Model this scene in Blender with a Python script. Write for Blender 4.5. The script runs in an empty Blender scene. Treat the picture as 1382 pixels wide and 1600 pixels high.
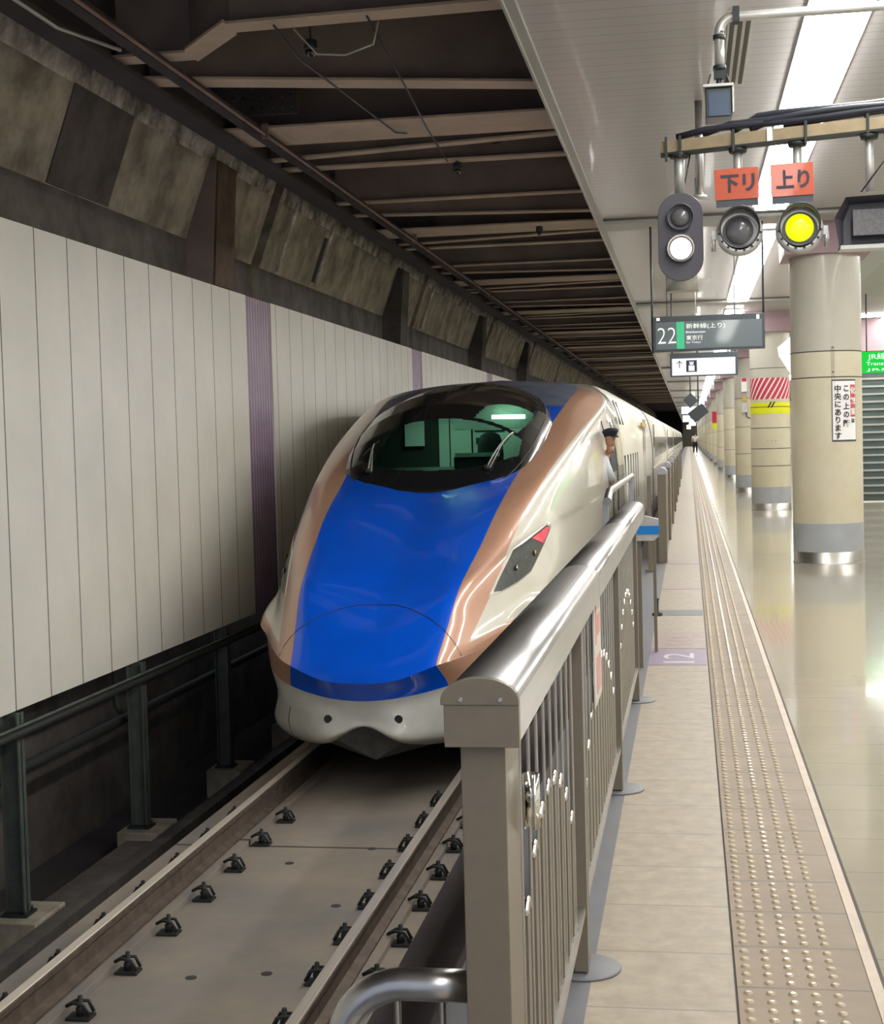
import bpy, bmesh, math, random
from mathutils import Vector, Matrix
from mathutils.bvhtree import BVHTree
random.seed(7)
PI = math.pi
scn = bpy.context.scene
COL = scn.collection

# ---------------------------------------------------------------- camera
cam = bpy.data.cameras.new('camera')
cam.sensor_fit = 'HORIZONTAL'; cam.sensor_width = 36.0
cam.lens = 2300.0 / 1382.0 * 36.0
cam.clip_start = 0.05; cam.clip_end = 600
camo = bpy.data.objects.new('camera', cam); COL.objects.link(camo)
_y = Vector((386.0, -117.0, 2300.0)).normalized()          # track direction in the camera's frame (right, down, forward)
_d = Vector((math.sin(.019), math.cos(.019), 0.0)); _d = (_d - _d.dot(_y) * _y).normalized()
_x = _d.cross(_y); _x = _x if _x[0] > 0 else -_x
def _w(c):
    c = Vector(c); return Vector((c.dot(_x), c.dot(_y), -c.dot(_d)))
r_, u_, b_ = _w((1, 0, 0)), _w((0, -1, 0)), _w((0, 0, -1))
M4 = Matrix.Identity(4)
for i in range(3):
    M4[i][0] = r_[i]; M4[i][1] = u_[i]; M4[i][2] = b_[i]
M4[0][3], M4[1][3], M4[2][3] = 0.0, 0.0, 1.39
camo.matrix_world = M4
scn.camera = camo

# ---------------------------------------------------------------- world, exposure
w = bpy.data.worlds.new('world'); scn.world = w; w.use_nodes = True
w.node_tree.nodes['Background'].inputs[0].default_value = (0.75, 0.82, 1.0, 1)
w.node_tree.nodes['Background'].inputs[1].default_value = 0.25
vs = scn.view_settings
vs.view_transform = 'Standard'; vs.look = 'None'; vs.gamma = 1.0; vs.exposure = 1.42
vs.use_curve_mapping = False
LAMP = 10.0

# ---------------------------------------------------------------- materials
def mat(name, col, rough=0.6, metal=0.0, coat=0.0, noise=0.0, scale=8.0, bump=0.0, emit=None, estr=0.0, col2=None, stretch=(1, 1, 1), spec=0.5):
    m = bpy.data.materials.new(name); m.use_nodes = True
    nt = m.node_tree; b = nt.nodes['Principled BSDF']
    b.inputs['Base Color'].default_value = (*col, 1)
    b.inputs['Roughness'].default_value = rough; b.inputs['Metallic'].default_value = metal
    b.inputs['Coat Weight'].default_value = coat; b.inputs['Coat Roughness'].default_value = 0.04
    b.inputs['Specular IOR Level'].default_value = spec
    if emit:
        b.inputs['Emission Color'].default_value = (*emit, 1); b.inputs['Emission Strength'].default_value = estr
    tc = nt.nodes.new('ShaderNodeTexCoord'); mp = nt.nodes.new('ShaderNodeMapping')
    mp.inputs['Scale'].default_value = stretch
    nz = nt.nodes.new('ShaderNodeTexNoise'); nz.inputs['Scale'].default_value = scale; nz.inputs['Detail'].default_value = 8
    nz.inputs['Roughness'].default_value = 0.62
    nt.links.new(tc.outputs['Object'], mp.inputs['Vector']); nt.links.new(mp.outputs['Vector'], nz.inputs['Vector'])
    rp = nt.nodes.new('ShaderNodeValToRGB')
    c2 = col2 if col2 else tuple(c * (1 - noise) for c in col)
    rp.color_ramp.elements[0].position = 0.36; rp.color_ramp.elements[1].position = 0.66
    rp.color_ramp.elements[0].color = (*c2, 1); rp.color_ramp.elements[1].color = (*col, 1)
    nt.links.new(nz.outputs['Fac'], rp.inputs['Fac'])
    nt.links.new(rp.outputs['Color'], b.inputs['Base Color'])
    if bump:
        bp = nt.nodes.new('ShaderNodeBump'); bp.inputs['Strength'].default_value = bump; bp.inputs['Distance'].default_value = 0.01
        nt.links.new(nz.outputs['Fac'], bp.inputs['Height']); nt.links.new(bp.outputs['Normal'], b.inputs['Normal'])
    return m

def lines_mat(m, axis, pitch, width, dark, offset=0.0, bumpd=0.0):
    """thin joint lines repeated along one object axis, over the material's own colour"""
    nt = m.node_tree; b = nt.nodes['Principled BSDF']
    tc = nt.nodes.new('ShaderNodeTexCoord'); sp = nt.nodes.new('ShaderNodeSeparateXYZ')
    nt.links.new(tc.outputs['Object'], sp.inputs[0])
    a = nt.nodes.new('ShaderNodeMath'); a.operation = 'ADD'; a.inputs[1].default_value = 1000 * pitch - offset
    nt.links.new(sp.outputs[axis], a.inputs[0])
    md = nt.nodes.new('ShaderNodeMath'); md.operation = 'MODULO'; md.inputs[1].default_value = pitch
    nt.links.new(a.outputs[0], md.inputs[0])
    lt = nt.nodes.new('ShaderNodeMath'); lt.operation = 'LESS_THAN'; lt.inputs[1].default_value = width
    nt.links.new(md.outputs[0], lt.inputs[0])
    mx = nt.nodes.new('ShaderNodeMix'); mx.data_type = 'RGBA'
    src = b.inputs['Base Color'].links[0].from_socket
    nt.links.new(lt.outputs[0], mx.inputs[0]); nt.links.new(src, mx.inputs[6]); mx.inputs[7].default_value = (*dark, 1)
    nt.links.new(mx.outputs[2], b.inputs['Base Color'])
    return m

def emis(name, col, s):
    m = bpy.data.materials.new(name); m.use_nodes = True; nt = m.node_tree
    nt.nodes.remove(nt.nodes['Principled BSDF']); e = nt.nodes.new('ShaderNodeEmission')
    e.inputs[0].default_value = (*col, 1); e.inputs[1].default_value = s
    nt.links.new(e.outputs[0], nt.nodes['Material Output'].inputs[0]); return m

def glass(name, col, mixf=0.12):
    m = bpy.data.materials.new(name); m.use_nodes = True; nt = m.node_tree
    nt.nodes.remove(nt.nodes['Principled BSDF'])
    t = nt.nodes.new('ShaderNodeBsdfTransparent'); t.inputs[0].default_value = (*col, 1)
    g = nt.nodes.new('ShaderNodeBsdfGlossy'); g.inputs['Roughness'].default_value = 0.03
    f = nt.nodes.new('ShaderNodeFresnel'); f.inputs['IOR'].default_value = 1.45
    mx = nt.nodes.new('ShaderNodeMixShader')
    nt.links.new(f.outputs[0], mx.inputs[0]); nt.links.new(t.outputs[0], mx.inputs[1]); nt.links.new(g.outputs[0], mx.inputs[2])
    nt.links.new(mx.outputs[0], nt.nodes['Material Output'].inputs[0]); return m

T = dict(
    blue=mat('train_blue', (0.000, 0.112, 0.82), .28, 0.0, 1.0, .08, 3),
    roofblue=mat('train_roof_dust_sheen_blue', (0.16, 0.17, 0.20), .45, 0, .25, .3, 4, col2=(0.06, 0.085, 0.17)),  # ceiling reflection and dust painted as grey over the roof blue
    copper=mat('train_copper', (0.60, 0.33, 0.215), .32, 0.15, .9, .06, 3),
    carside=mat('car_side_ivory', (0.70, 0.67, 0.57), .45, 0, .06, .05, 3, spec=.3),
    ivory=mat('train_ivory', (0.70, 0.67, 0.56), .3, 0, 1.0, .05, 3),
    skirt=mat('train_skirt_ivory', (0.60, 0.60, 0.54), .38, 0, .5, .12, 5),
    plow=mat('plow_grey', (0.15, 0.15, 0.14), .6, 0, 0, .3, 12, .2),
    black=mat('gloss_black', (0.012, 0.013, 0.014), .22, 0, .6, .2, 9),
    rubber=mat('rubber_black', (0.02, 0.02, 0.022), .6),
    glass=glass('tinted_windshield', (0.36, 0.66, 0.52)),
    lensglass=glass('clear_lens', (0.82, 0.88, 0.86)),
    winglass=mat('window_glass_dark', (0.10, 0.11, 0.12), .1, 0, .8),
    steel=mat('brushed_steel', (0.50, 0.48, 0.44), .38, 1.0, 0, .12, 30, .03, stretch=(1, .05, 1)),
    railsteel=mat('handrail_steel', (0.52, 0.515, 0.51), .32, 1.0, 0, .1, 30, .02, stretch=(1, .05, 1)),
    post=mat('fence_beige', (0.19, 0.16, 0.118), .42, 0.25, 0, .08, 40, .02),
    chrome=mat('chrome', (0.8, 0.8, 0.78), .1, 1.0),
    panel=mat('wall_panel_cream', (0.88, 0.85, 0.76), .5, 0, 0, .09, 1.2, .05),
    purple=mat('purple_band', (0.50, 0.37, 0.50), .5, 0, 0, .25, 4),
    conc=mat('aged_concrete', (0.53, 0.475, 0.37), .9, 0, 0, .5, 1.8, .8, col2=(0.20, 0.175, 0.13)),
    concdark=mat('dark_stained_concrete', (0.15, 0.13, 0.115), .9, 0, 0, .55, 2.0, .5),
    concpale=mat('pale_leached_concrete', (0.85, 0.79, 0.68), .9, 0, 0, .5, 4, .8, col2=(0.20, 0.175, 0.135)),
    brownconc=mat('brown_bracket_paint', (0.15, 0.095, 0.06), .8, 0, 0, .5, 3, .4),
    girder=mat('girder_brown', (0.29, 0.225, 0.20), .7, 0, 0, .25, 2, .1),
    flange=mat('girder_flange', (0.60, 0.475, 0.35), .65, 0, 0, .2, 2, .1),
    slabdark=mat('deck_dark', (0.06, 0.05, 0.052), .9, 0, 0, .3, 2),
    track=mat('track_slab', (0.34, 0.28, 0.22), .85, 0, 0, .35, .9, .3, col2=(0.22, 0.20, 0.185)),
    rusty=mat('rail_base_rust', (0.19, 0.145, 0.11), .6, 0.4, 0, .4, 10, .1),
    railtop=mat('rail_polished', (0.80, 0.72, 0.62), .35, .5, 0, .15, 20, stretch=(1, .05, 1)),
    clip=mat('fastener_dark', (0.035, 0.04, 0.038), .6, 0.3, 0, .3, 20),
    greensteel=mat('post_green_grey', (0.12, 0.14, 0.12), .6, .2, 0, .35, 5),
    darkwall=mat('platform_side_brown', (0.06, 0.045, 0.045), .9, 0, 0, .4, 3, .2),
    tile=mat('platform_tile', (0.37, 0.315, 0.235), .5, 0, 0, .14, 14, .02, col2=(0.29, 0.245, 0.18)),
    tile2=mat('concourse_tile', (0.39, 0.35, 0.265), .12, 0, .3, .1, 1.0, 0, col2=(0.335, 0.30, 0.23)),
    greystrip=mat('grey_margin', (0.15, 0.15, 0.16), .5, 0, 0, .12, 6),
    tact=mat('tactile_brown', (0.25, 0.188, 0.122), .55, 0, 0, .2, 4, col2=(0.20, 0.148, 0.095)),
    tactdome=mat('tactile_dome', (0.42, 0.335, 0.215), .3, 0, .4, .15, 20),
    tactline=mat('tactile_line_cream', (0.50, 0.41, 0.31), .5, 0, 0, .15, 8),
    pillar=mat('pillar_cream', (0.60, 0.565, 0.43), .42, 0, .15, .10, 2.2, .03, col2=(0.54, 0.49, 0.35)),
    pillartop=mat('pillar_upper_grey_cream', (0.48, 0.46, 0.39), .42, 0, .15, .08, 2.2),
    greyband=mat('pillar_grey_band', (0.37, 0.39, 0.41), .5, 0, 0, .1, 5),
    groove=mat('groove_dark', (0.10, 0.09, 0.08), .8),
    ceil=mat('ceiling_slats', (0.405, 0.39, 0.39), .38, 0, .1, .04, 2),
    trimw=mat('ceiling_edge_trim', (0.37, 0.37, 0.345), .5, 0, 0, .05, 2),
    mauve=mat('capital_mauve', (0.34, 0.235, 0.26), .55, 0, 0, .08, 3),
    lamp=emis('lamp_white', (1.0, 0.985, 0.955), LAMP),
    lampcase=mat('lamp_case', (0.7, 0.7, 0.7), .5),
    orange=mat('sign_orange', (0.50, 0.075, 0.022), .4, 0, .2, .04, 5),
    ink=mat('ink_black', (0.03, 0.02, 0.03), .5),
    white=mat('sign_white', (0.8, 0.8, 0.8), .4),
    beam=mat('bracket_beige', (0.42, 0.33, 0.20), .55, .2, 0, .25, 10),
    cable=mat('cable_black', (0.022, 0.024, 0.035), .45, 0, .2),
    galv=mat('galvanised_grey', (0.52, 0.52, 0.48), .42, .5, 0, .15, 12),
    sighead=mat('signal_housing', (0.085, 0.08, 0.095), .45, .1, .2, .12, 8),
    siglens=mat('signal_lens_off', (0.14, 0.135, 0.14), .25, 0, .5, .3, 60),
    sigwhite=emis('signal_white_lit', (1.0, 0.90, 0.70), 7.0),
    siggreen=mat('signal_green_lit', (0.35, 0.5, 0.0), .3, 0, .3, .3, 25, emit=(0.62, .85, 0.0), estr=.55),
    signgrey=mat('sign_slate', (0.115, 0.15, 0.155), .3, 0, .4, .03, 5),
    signframe=mat('sign_frame_dark', (0.055, 0.065, 0.075), .4, .2, 0, .05, 5),
    signgreen=mat('sign_green', (0.03, 0.34, 0.16), .4, emit=(0.03, 0.34, 0.16), estr=.25),
    signtext=mat('sign_text_pale', (0.75, 0.78, 0.72), .4, emit=(.8, .8, .75), estr=.25),
    backlit=emis('sign_backlit_white', (0.90, 0.93, 1.0), .42),
    faint=mat('sign_faint_grey', (0.45, 0.45, 0.5), .5, emit=(.6, .6, .66), estr=.6),
    navy=mat('navy_cloth', (0.015, 0.02, 0.035), .8),
    skin=mat('skin', (0.55, 0.30, 0.20), .5),
    shirt=mat('white_shirt', (0.62, 0.64, 0.68), .8),
    hair=mat('black_hair', (0.015, 0.012, 0.012), .7),
    red=mat('paint_red', (0.55, 0.02, 0.05), .45, 0, .1, .06, 6),
    redtext=mat('red_panel', (0.55, 0.10, 0.10), .5),
    yellow=mat('paint_yellow', (0.72, 0.74, 0.0), .5, 0, 0, .06, 6),
    shutter=mat('shutter_green_grey', (0.075, 0.105, 0.10), .45, .2, 0, .12, 3),
    shutterlip=mat('shutter_slat_lip', (0.36, 0.37, 0.35), .5, .2, 0, .1, 3),
    litgreen=emis('exit_sign_green', (0.02, 0.62, 0.06), .42),
    litwhite=emis('lit_text_white', (0.9, 1.0, 0.9), .5),
    tail=mat('tail_lamp_red', (0.7, 0.02, 0.05), .2, 0, .6, .1, 30, emit=(0.9, 0.02, 0.07), estr=.2),
    lampdark=mat('headlight_inside', (0.075, 0.085, 0.08), .35, .3, 0, .5, 18),
    amber=mat('amber_reflector', (0.5, 0.3, 0.05), .3, .4),
    cabwall=mat('cab_panel_grey', (0.62, 0.68, 0.62), .6, 0, 0, .1, 3),
    cabdark=mat('cab_dark', (0.03, 0.035, 0.032), .7),
    cablamp=emis('cab_fill_glow', (0.75, 1.0, 0.82), 3.6),  # emission of the added cab lamp, also used by the visible tube
    seat=mat('seat_cloth_dark', (0.02, 0.022, 0.025), .85),
    bluetape=mat('tape_blue', (0.0, 0.20, 0.62), .4),
    stickpurple=mat('sticker_purple', (0.26, 0.20, 0.27), .45, 0, 0, .15, 12),
    stickbrown=mat('sticker_brown', (0.33, 0.25, 0.21), .45, 0, 0, .2, 12),
    stickink=mat('sticker_lettering', (0.55, 0.50, 0.52), .5),
    pinkpipe=mat('pipe_rust_pink', (0.36, 0.23, 0.19), .55, .2, 0, .4, 6, stretch=(1, .3, 1)),
    cctv=mat('camera_blue_grey', (0.05, 0.075, 0.12), .4, .1, .2),
    poster=mat('poster_cream', (0.60, 0.56, 0.50), .5), posterpink=mat('poster_pink', (0.60, 0.28, 0.27), .5),
    stripes=None,
)
# cream wall panels with vertical joints, purple ribbed band, slatted ceiling, tile joints
lines_mat(T['panel'], 1, 0.606, 0.016, (0.10, 0.085, 0.075), offset=10.03)
lines_mat(T['purple'], 1, 0.105, 0.045, (0.24, 0.165, 0.24), offset=0)
lines_mat(T['ceil'], 1, 0.166, 0.010, (0.24, 0.225, 0.225), offset=7.735)
lines_mat(T['tile'], 1, 0.403, 0.006, (0.19, 0.165, 0.13), offset=3.558)
lines_mat(T['tile2'], 1, 0.396, 0.005, (0.24, 0.215, 0.175), offset=4.352)
lines_mat(T['tile2'], 0, 0.80, 0.005, (0.24, 0.215, 0.175), offset=0.46)
lines_mat(T['track'], 1, 5.0, 0.03, (0.03, 0.03, 0.03), offset=5.2)
lines_mat(T['tact'], 1, 0.302, 0.010, (0.13, 0.10, 0.075), offset=4.317)

# diagonal red/white warning stripes that wrap the second pillar
def stripe_mat():
    m = mat('warning_stripes', (0.55, 0.02, 0.05), .5); nt = m.node_tree; b = nt.nodes['Principled BSDF']
    tc = nt.nodes.new('ShaderNodeTexCoord'); sp = nt.nodes.new('ShaderNodeSeparateXYZ'); nt.links.new(tc.outputs['Object'], sp.inputs[0])
    at = nt.nodes.new('ShaderNodeMath'); at.operation = 'ARCTAN2'
    nt.links.new(sp.outputs[1], at.inputs[0]); nt.links.new(sp.outputs[0], at.inputs[1])
    k = nt.nodes.new('ShaderNodeMath'); k.operation = 'MULTIPLY_ADD'; k.inputs[1].default_value = .375
    nt.links.new(at.outputs[0], k.inputs[0])
    zz = nt.nodes.new('ShaderNodeMath'); zz.operation = 'MULTIPLY'; zz.inputs[1].default_value = -.62; nt.links.new(sp.outputs[2], zz.inputs[0])
    nt.links.new(zz.outputs[0], k.inputs[2])
    ad = nt.nodes.new('ShaderNodeMath'); ad.operation = 'ADD'; ad.inputs[1].default_value = 50.0; nt.links.new(k.outputs[0], ad.inputs[0])
    md = nt.nodes.new('ShaderNodeMath'); md.operation = 'MODULO'; md.inputs[1].default_value = .105; nt.links.new(ad.outputs[0], md.inputs[0])
    lt = nt.nodes.new('ShaderNodeMath'); lt.operation = 'LESS_THAN'; lt.inputs[1].default_value = .035; nt.links.new(md.outputs[0], lt.inputs[0])
    mx = nt.nodes.new('ShaderNodeMix'); mx.data_type = 'RGBA'; nt.links.new(lt.outputs[0], mx.inputs[0])
    mx.inputs[6].default_value = (0.50, 0.03, 0.07, 1); mx.inputs[7].default_value = (0.75, 0.68, 0.64, 1)
    nt.links.new(mx.outputs[2], b.inputs['Base Color']); return m
T['stripes'] = stripe_mat()

# ---------------------------------------------------------------- mesh builder
class MB:
    def __init__(s): s.v = []; s.f = []; s.m = []; s.sm = []
    def add(s, vs, fs, mi=0, smooth=False):
        o = len(s.v); s.v += [tuple(p) for p in vs]
        for f in fs: s.f.append([i + o for i in f]); s.m.append(mi); s.sm.append(smooth)
        return s
    def box(s, x0, x1, y0, y1, z0, z1, mi=0):
        vs = [(x, y, z) for x in (x0, x1) for y in (y0, y1) for z in (z0, z1)]
        return s.add(vs, [(0, 1, 3, 2), (4, 6, 7, 5), (0, 4, 5, 1), (2, 3, 7, 6), (0, 2, 6, 4), (1, 5, 7, 3)], mi)
    def tube(s, pts, r, n=10, mi=0, caps=True, smooth=True):
        pts = [Vector(p) for p in pts]; rs = r if isinstance(r, (list, tuple)) else [r] * len(pts)
        prev = None; rings = []
        for i, p in enumerate(pts):
            d = (pts[min(i + 1, len(pts) - 1)] - pts[max(i - 1, 0)]).normalized()
            if prev is None:
                up = Vector((0, 0, 1)) if abs(d.z) < .9 else Vector((1, 0, 0)); a = d.cross(up).normalized()
            else:
                a = (prev - d * prev.dot(d)).normalized()
            prev = a; b = d.cross(a)
            rings.append([p + (a * math.cos(2 * PI * k / n) + b * math.sin(2 * PI * k / n)) * rs[i] for k in range(n)])
        vs = [q for ring in rings for q in ring]; fs = []
        for i in range(len(pts) - 1):
            for k in range(n):
                fs.append((i * n + k, i * n + (k + 1) % n, (i + 1) * n + (k + 1) % n, (i + 1) * n + k))
        s.add(vs, fs, mi, smooth)
        if caps:
            s.add(rings[0], [tuple(range(n))[::-1]], mi); s.add(rings[-1], [tuple(range(n))], mi)
        return s
    def lathe(s, prof, n=32, c=(0, 0, 0), mi=0, axis='z', smooth=True, ends=True):
        """prof: (radius, height) pairs about an axis through c"""
        vs = []
        for r, h in prof:
            for k in range(n):
                a = 2 * PI * k / n; p = (r * math.cos(a), r * math.sin(a), h)
                if axis == 'y': p = (p[0], h, p[1])
                if axis == 'x': p = (h, p[0], p[1])
                vs.append((p[0] + c[0], p[1] + c[1], p[2] + c[2]))
        fs = [(i * n + k, i * n + (k + 1) % n, (i + 1) * n + (k + 1) % n, (i + 1) * n + k) for i in range(len(prof) - 1) for k in range(n)]
        s.add(vs, fs, mi, smooth)
        if ends:
            if prof[0][0] > 1e-5: s.add(vs[:n], [tuple(range(n))[::-1]], mi)
            if prof[-1][0] > 1e-5: s.add(vs[-n:], [tuple(range(n))], mi)
        return s
    def prism(s, poly, axis, a0, a1, mi=0, smooth=False):
        """polygon in the two other axes, extruded along axis from a0 to a1"""
        def P(p, a): return {'x': (a, p[0], p[1]), 'y': (p[0], a, p[1]), 'z': (p[0], p[1], a)}[axis]
        n = len(poly); vs = [P(p, a0) for p in poly] + [P(p, a1) for p in poly]
        s.add(vs, [(i, (i + 1) % n, (i + 1) % n + n, i + n) for i in range(n)], mi, smooth)
        s.add(vs, [tuple(range(n))[::-1], tuple(range(n, 2 * n))], mi)
        return s
    def build(s, name, mats, parent=None, loc=None, bevel=0.0, fix=True):
        me = bpy.data.meshes.new(name)
        o = Vector(loc) if loc is not None else Vector((0, 0, 0))
        me.from_pydata([Vector(p) - o for p in s.v], [], s.f)
        mats = mats if isinstance(mats, (list, tuple)) else [mats]
        for m in mats: me.materials.append(m)
        me.polygons.foreach_set('material_index', s.m); me.polygons.foreach_set('use_smooth', s.sm)
        if fix:
            bm = bmesh.new(); bm.from_mesh(me); bmesh.ops.remove_doubles(bm, verts=bm.verts, dist=1e-5)
            bmesh.ops.recalc_face_normals(bm, faces=bm.faces); bm.to_mesh(me); bm.free()
        me.update()
        ob = bpy.data.objects.new(name, me); COL.objects.link(ob)
        if parent is not None:
            ob.parent = parent; ob.location = o - root_loc(parent)
        else: ob.location = o
        if bevel:
            bv = ob.modifiers.new('bevel', 'BEVEL'); bv.width = bevel; bv.segments = 2; bv.limit_method = 'ANGLE'
        return ob
def root_loc(p):
    v = Vector((0, 0, 0))
    while p is not None: v += p.location; p = p.parent
    return v
def tag(o, label=None, cat=None, group=None, kind=None):
    if label: o['label'] = label
    if cat: o['category'] = cat
    if group: o['group'] = group
    if kind: o['kind'] = kind
    return o
def thing(name, loc, label, cat, group=None):
    o = bpy.data.objects.new(name, None); COL.objects.link(o); o.location = loc; o.empty_display_size = .1
    return tag(o, label, cat, group)
def copy_tree(o, parent=None):
    c = o.copy(); COL.objects.link(c); c.parent = parent
    for ch in list(o.children): copy_tree(ch, c)
    return c
ORD = ['first', 'second', 'third', 'fourth', 'fifth', 'sixth', 'seventh', 'eighth', 'ninth', 'tenth', 'eleventh', 'twelfth', 'thirteenth', 'fourteenth', 'fifteenth', 'sixteenth', 'seventeenth', 'eighteenth', 'nineteenth', 'twentieth', 'twenty-first', 'twenty-second', 'twenty-third', 'twenty-fourth', 'twenty-fifth']

def text(name, body, size, m, parent, loc, rot=(PI / 2, 0, 0), width=None, height=None, depth=.002, bold=0.0):
    """lettering as a flat mesh, centred at loc"""
    cu = bpy.data.curves.new(name, 'FONT'); cu.body = body; cu.size = size; cu.extrude = depth; cu.offset = bold; cu.resolution_u = 3
    to = bpy.data.objects.new(name, cu); COL.objects.link(to)
    dg = bpy.context.evaluated_depsgraph_get(); dg.update()
    me = bpy.data.meshes.new_from_object(to.evaluated_get(dg)); bpy.data.objects.remove(to)
    xs = [v.co.x for v in me.vertices] or [0, 1]; ys = [v.co.y for v in me.vertices] or [0, 1]
    cx, cy = (min(xs) + max(xs)) / 2, (min(ys) + max(ys)) / 2
    sx = width / (max(xs) - min(xs)) if width else 1; sy = height / (max(ys) - min(ys)) if height else (sx if width else 1)
    for v in me.vertices: v.co.x = (v.co.x - cx) * sx; v.co.y = (v.co.y - cy) * sy
    me.materials.clear(); me.materials.append(m)
    ob = bpy.data.objects.new(name, me); COL.objects.link(ob); ob.rotation_euler = rot
    if parent is not None: ob.parent = parent; ob.location = Vector(loc) - root_loc(parent)
    else: ob.location = loc
    return ob

# ================================================================ STRUCTURE
S = lambda o: tag(o, kind='structure')
Y0, Y1 = -4.0, 230.0
# platform floor
m = MB(); m.box(-.62, -.274, Y0, Y1, -.12, 0.0); S(m.build('floor', T['greystrip']))
m = MB(); m.box(-.274, .088, Y0, Y1, -.12, 0.0); S(m.build('floor', T['tile']))
m = MB(); m.box(.462, 9.0, Y0, Y1, -.12, 0.0); S(m.build('floor', T['tile2']))
# tactile strip: brown tiles, five rows of domes, cream line
m = MB(); m.box(.094, .424, Y0, Y1, -.12, .003); m.box(.088, .094, Y0, Y1, -.12, -.004, 1); m.box(.424, .452, Y0, Y1, -.12, .006, 2); m.box(.452, .462, Y0, Y1, -.12, -.002, 1)
for t in range(0, 200):
    ty = 2.505 + t * .302
    for j in range(5):
        y = ty + .036 + j * .0575
        if y < 2.7: continue
        nn = 8 if y < 7 else 6 if y < 14 else 4
        for i in range(5):
            x = .120 + i * .0545
            m.lathe([(.013, .003), (.011, .0065), (.006, .0085)], nn, (x, y, 0), 3)
S(m.build('trim_1', [T['tact'], T['groove'], T['tactline'], T['tactdome']], fix=False))
# platform front edge wall and the pit floor below it
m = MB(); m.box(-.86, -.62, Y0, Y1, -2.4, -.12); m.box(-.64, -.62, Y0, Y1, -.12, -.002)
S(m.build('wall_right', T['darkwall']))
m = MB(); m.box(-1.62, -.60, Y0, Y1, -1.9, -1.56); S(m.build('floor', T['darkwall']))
m = MB(); m.box(-8, -1.62, Y0, Y1, -2.6, -2.25); S(m.build('floor', T['slabdark']))
# raised kerb left of the track slab
m = MB(); m.box(-4.66, -4.52, Y0, Y1, -2.25, -1.98); S(m.build('trim_2', T['concdark']))
# left wall: cream panels between purple ribbed bands
bands = [(16.1, 17.1), (26.2, 27.2), (36.2, 37.2), (46.2, 47.2), (56.2, 57.2), (66.2, 67.2), (76.2, 77.2), (86.2, 87.2)]
m = MB(); a = Y0
for b0, b1 in bands:
    m.box(-4.98, -4.9, a, b0, -.48, 3.12); a = b1
m.box(-4.98, -4.9, a, Y1, -.48, 3.12); S(m.build('wall_left', T['panel']))
for i, (b0, b1) in enumerate(bands):
    m = MB(); m.box(-4.98, -4.915, b0, b1, -.48, 3.12); S(m.build('trim_%d' % (i + 3), T['purple']))
# concrete behind and above: lower back wall, upright face, leaning haunch, crown
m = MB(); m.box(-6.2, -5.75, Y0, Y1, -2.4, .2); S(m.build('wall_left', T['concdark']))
prof = [(-6.0, 2.9), (-5.2, 2.9), (-5.2, 3.62), (-4.91, 4.42), (-4.80, 4.70), (-4.98, 5.3), (-6.0, 5.3)]
joints = [17.35, 27.6, 37.4, 47.6, 57.6, 67.6, 77.6, 87.6]
m = MB(); a = Y0
for j in joints + [Y1]:
    n = len(prof)
    for i in range(n):
        p, q = prof[i], prof[(i + 1) % n]
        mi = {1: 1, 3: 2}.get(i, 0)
        e = a + (.34 if a > Y0 else 0)
        m.add([(p[0], e, p[1]), (q[0], e, q[1]), (q[0], j, q[1]), (p[0], j, p[1])], [(0, 1, 2, 3)], mi)
    m.add([(p[0], e, p[1]) for p in prof], [tuple(range(n))]); m.add([(p[0], j, p[1]) for p in prof], [tuple(range(n))])
    a = j
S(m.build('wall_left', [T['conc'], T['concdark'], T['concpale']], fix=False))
m = MB(); m.box(-6.3, -5.45, Y0, Y1, 2.8, 5.3); S(m.build('wall_left', T['slabdark']))
# dark deck above the track
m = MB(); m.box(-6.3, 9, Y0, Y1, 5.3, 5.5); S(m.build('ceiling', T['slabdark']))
# platform ceiling, slatted, with cross beams, edge trim
m = MB(); m.box(-.84, 2.6, Y0, Y1, 3.65, 3.8)
S(m.build('ceiling', T['ceil']))
m = MB(); m.box(2.6, 9.0, Y0, Y1, 3.65, 3.8); S(m.build('ceiling', T['trimw']))
m = MB(); m.box(-.885, -.83, Y0, Y1, 3.62, 4.0); m.box(-.90, -.885, Y0, Y1, 3.6, 3.66); S(m.build('trim_12', T['trimw']))
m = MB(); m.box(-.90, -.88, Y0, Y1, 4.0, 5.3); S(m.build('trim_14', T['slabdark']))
m = MB()
for y in (15.35, 24.95, 35.6, 48, 60, 72, 84, 96, 108, 120, 132):
    m.box(-.83, 2.6, y, y + .55, 3.60, 3.66)
    m.box(-.83, 2.6, y - .04, y, 3.63, 3.66, 1)
S(m.build('trim_13', [T['trimw'], T['groove']]))
m = MB(); m.box(-8, -.9, Y1, Y1 + .3, -2.5, 5.5); S(m.build('wall_back', T['slabdark']))
m = MB(); m.box(-.9, 9, Y1, Y1 + .3, -2.5, 5.5); S(m.build('wall_back', T['pillar']))
m = MB(); m.box(6.8, 7.0, Y0, Y1, 0, 3.65); S(m.build('wall_right', T['panel']))
# slot grille in the ceiling beside the pipe
g = thing('ceiling_vent', (.34, 8.9, 3.65), 'narrow slotted air vent in the white ceiling behind the hanging camera pipe', 'vent')
m = MB(); m.box(.25, .39, 8.2, 9.75, 3.635, 3.65); m.build('vent_frame', T['galv'], g)
for i in range(3):
    m = MB(); m.box(.263 + i * .043, .288 + i * .043, 8.25, 9.70, 3.63, 3.636); m.build('vent_slot', T['groove'], g)

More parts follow.
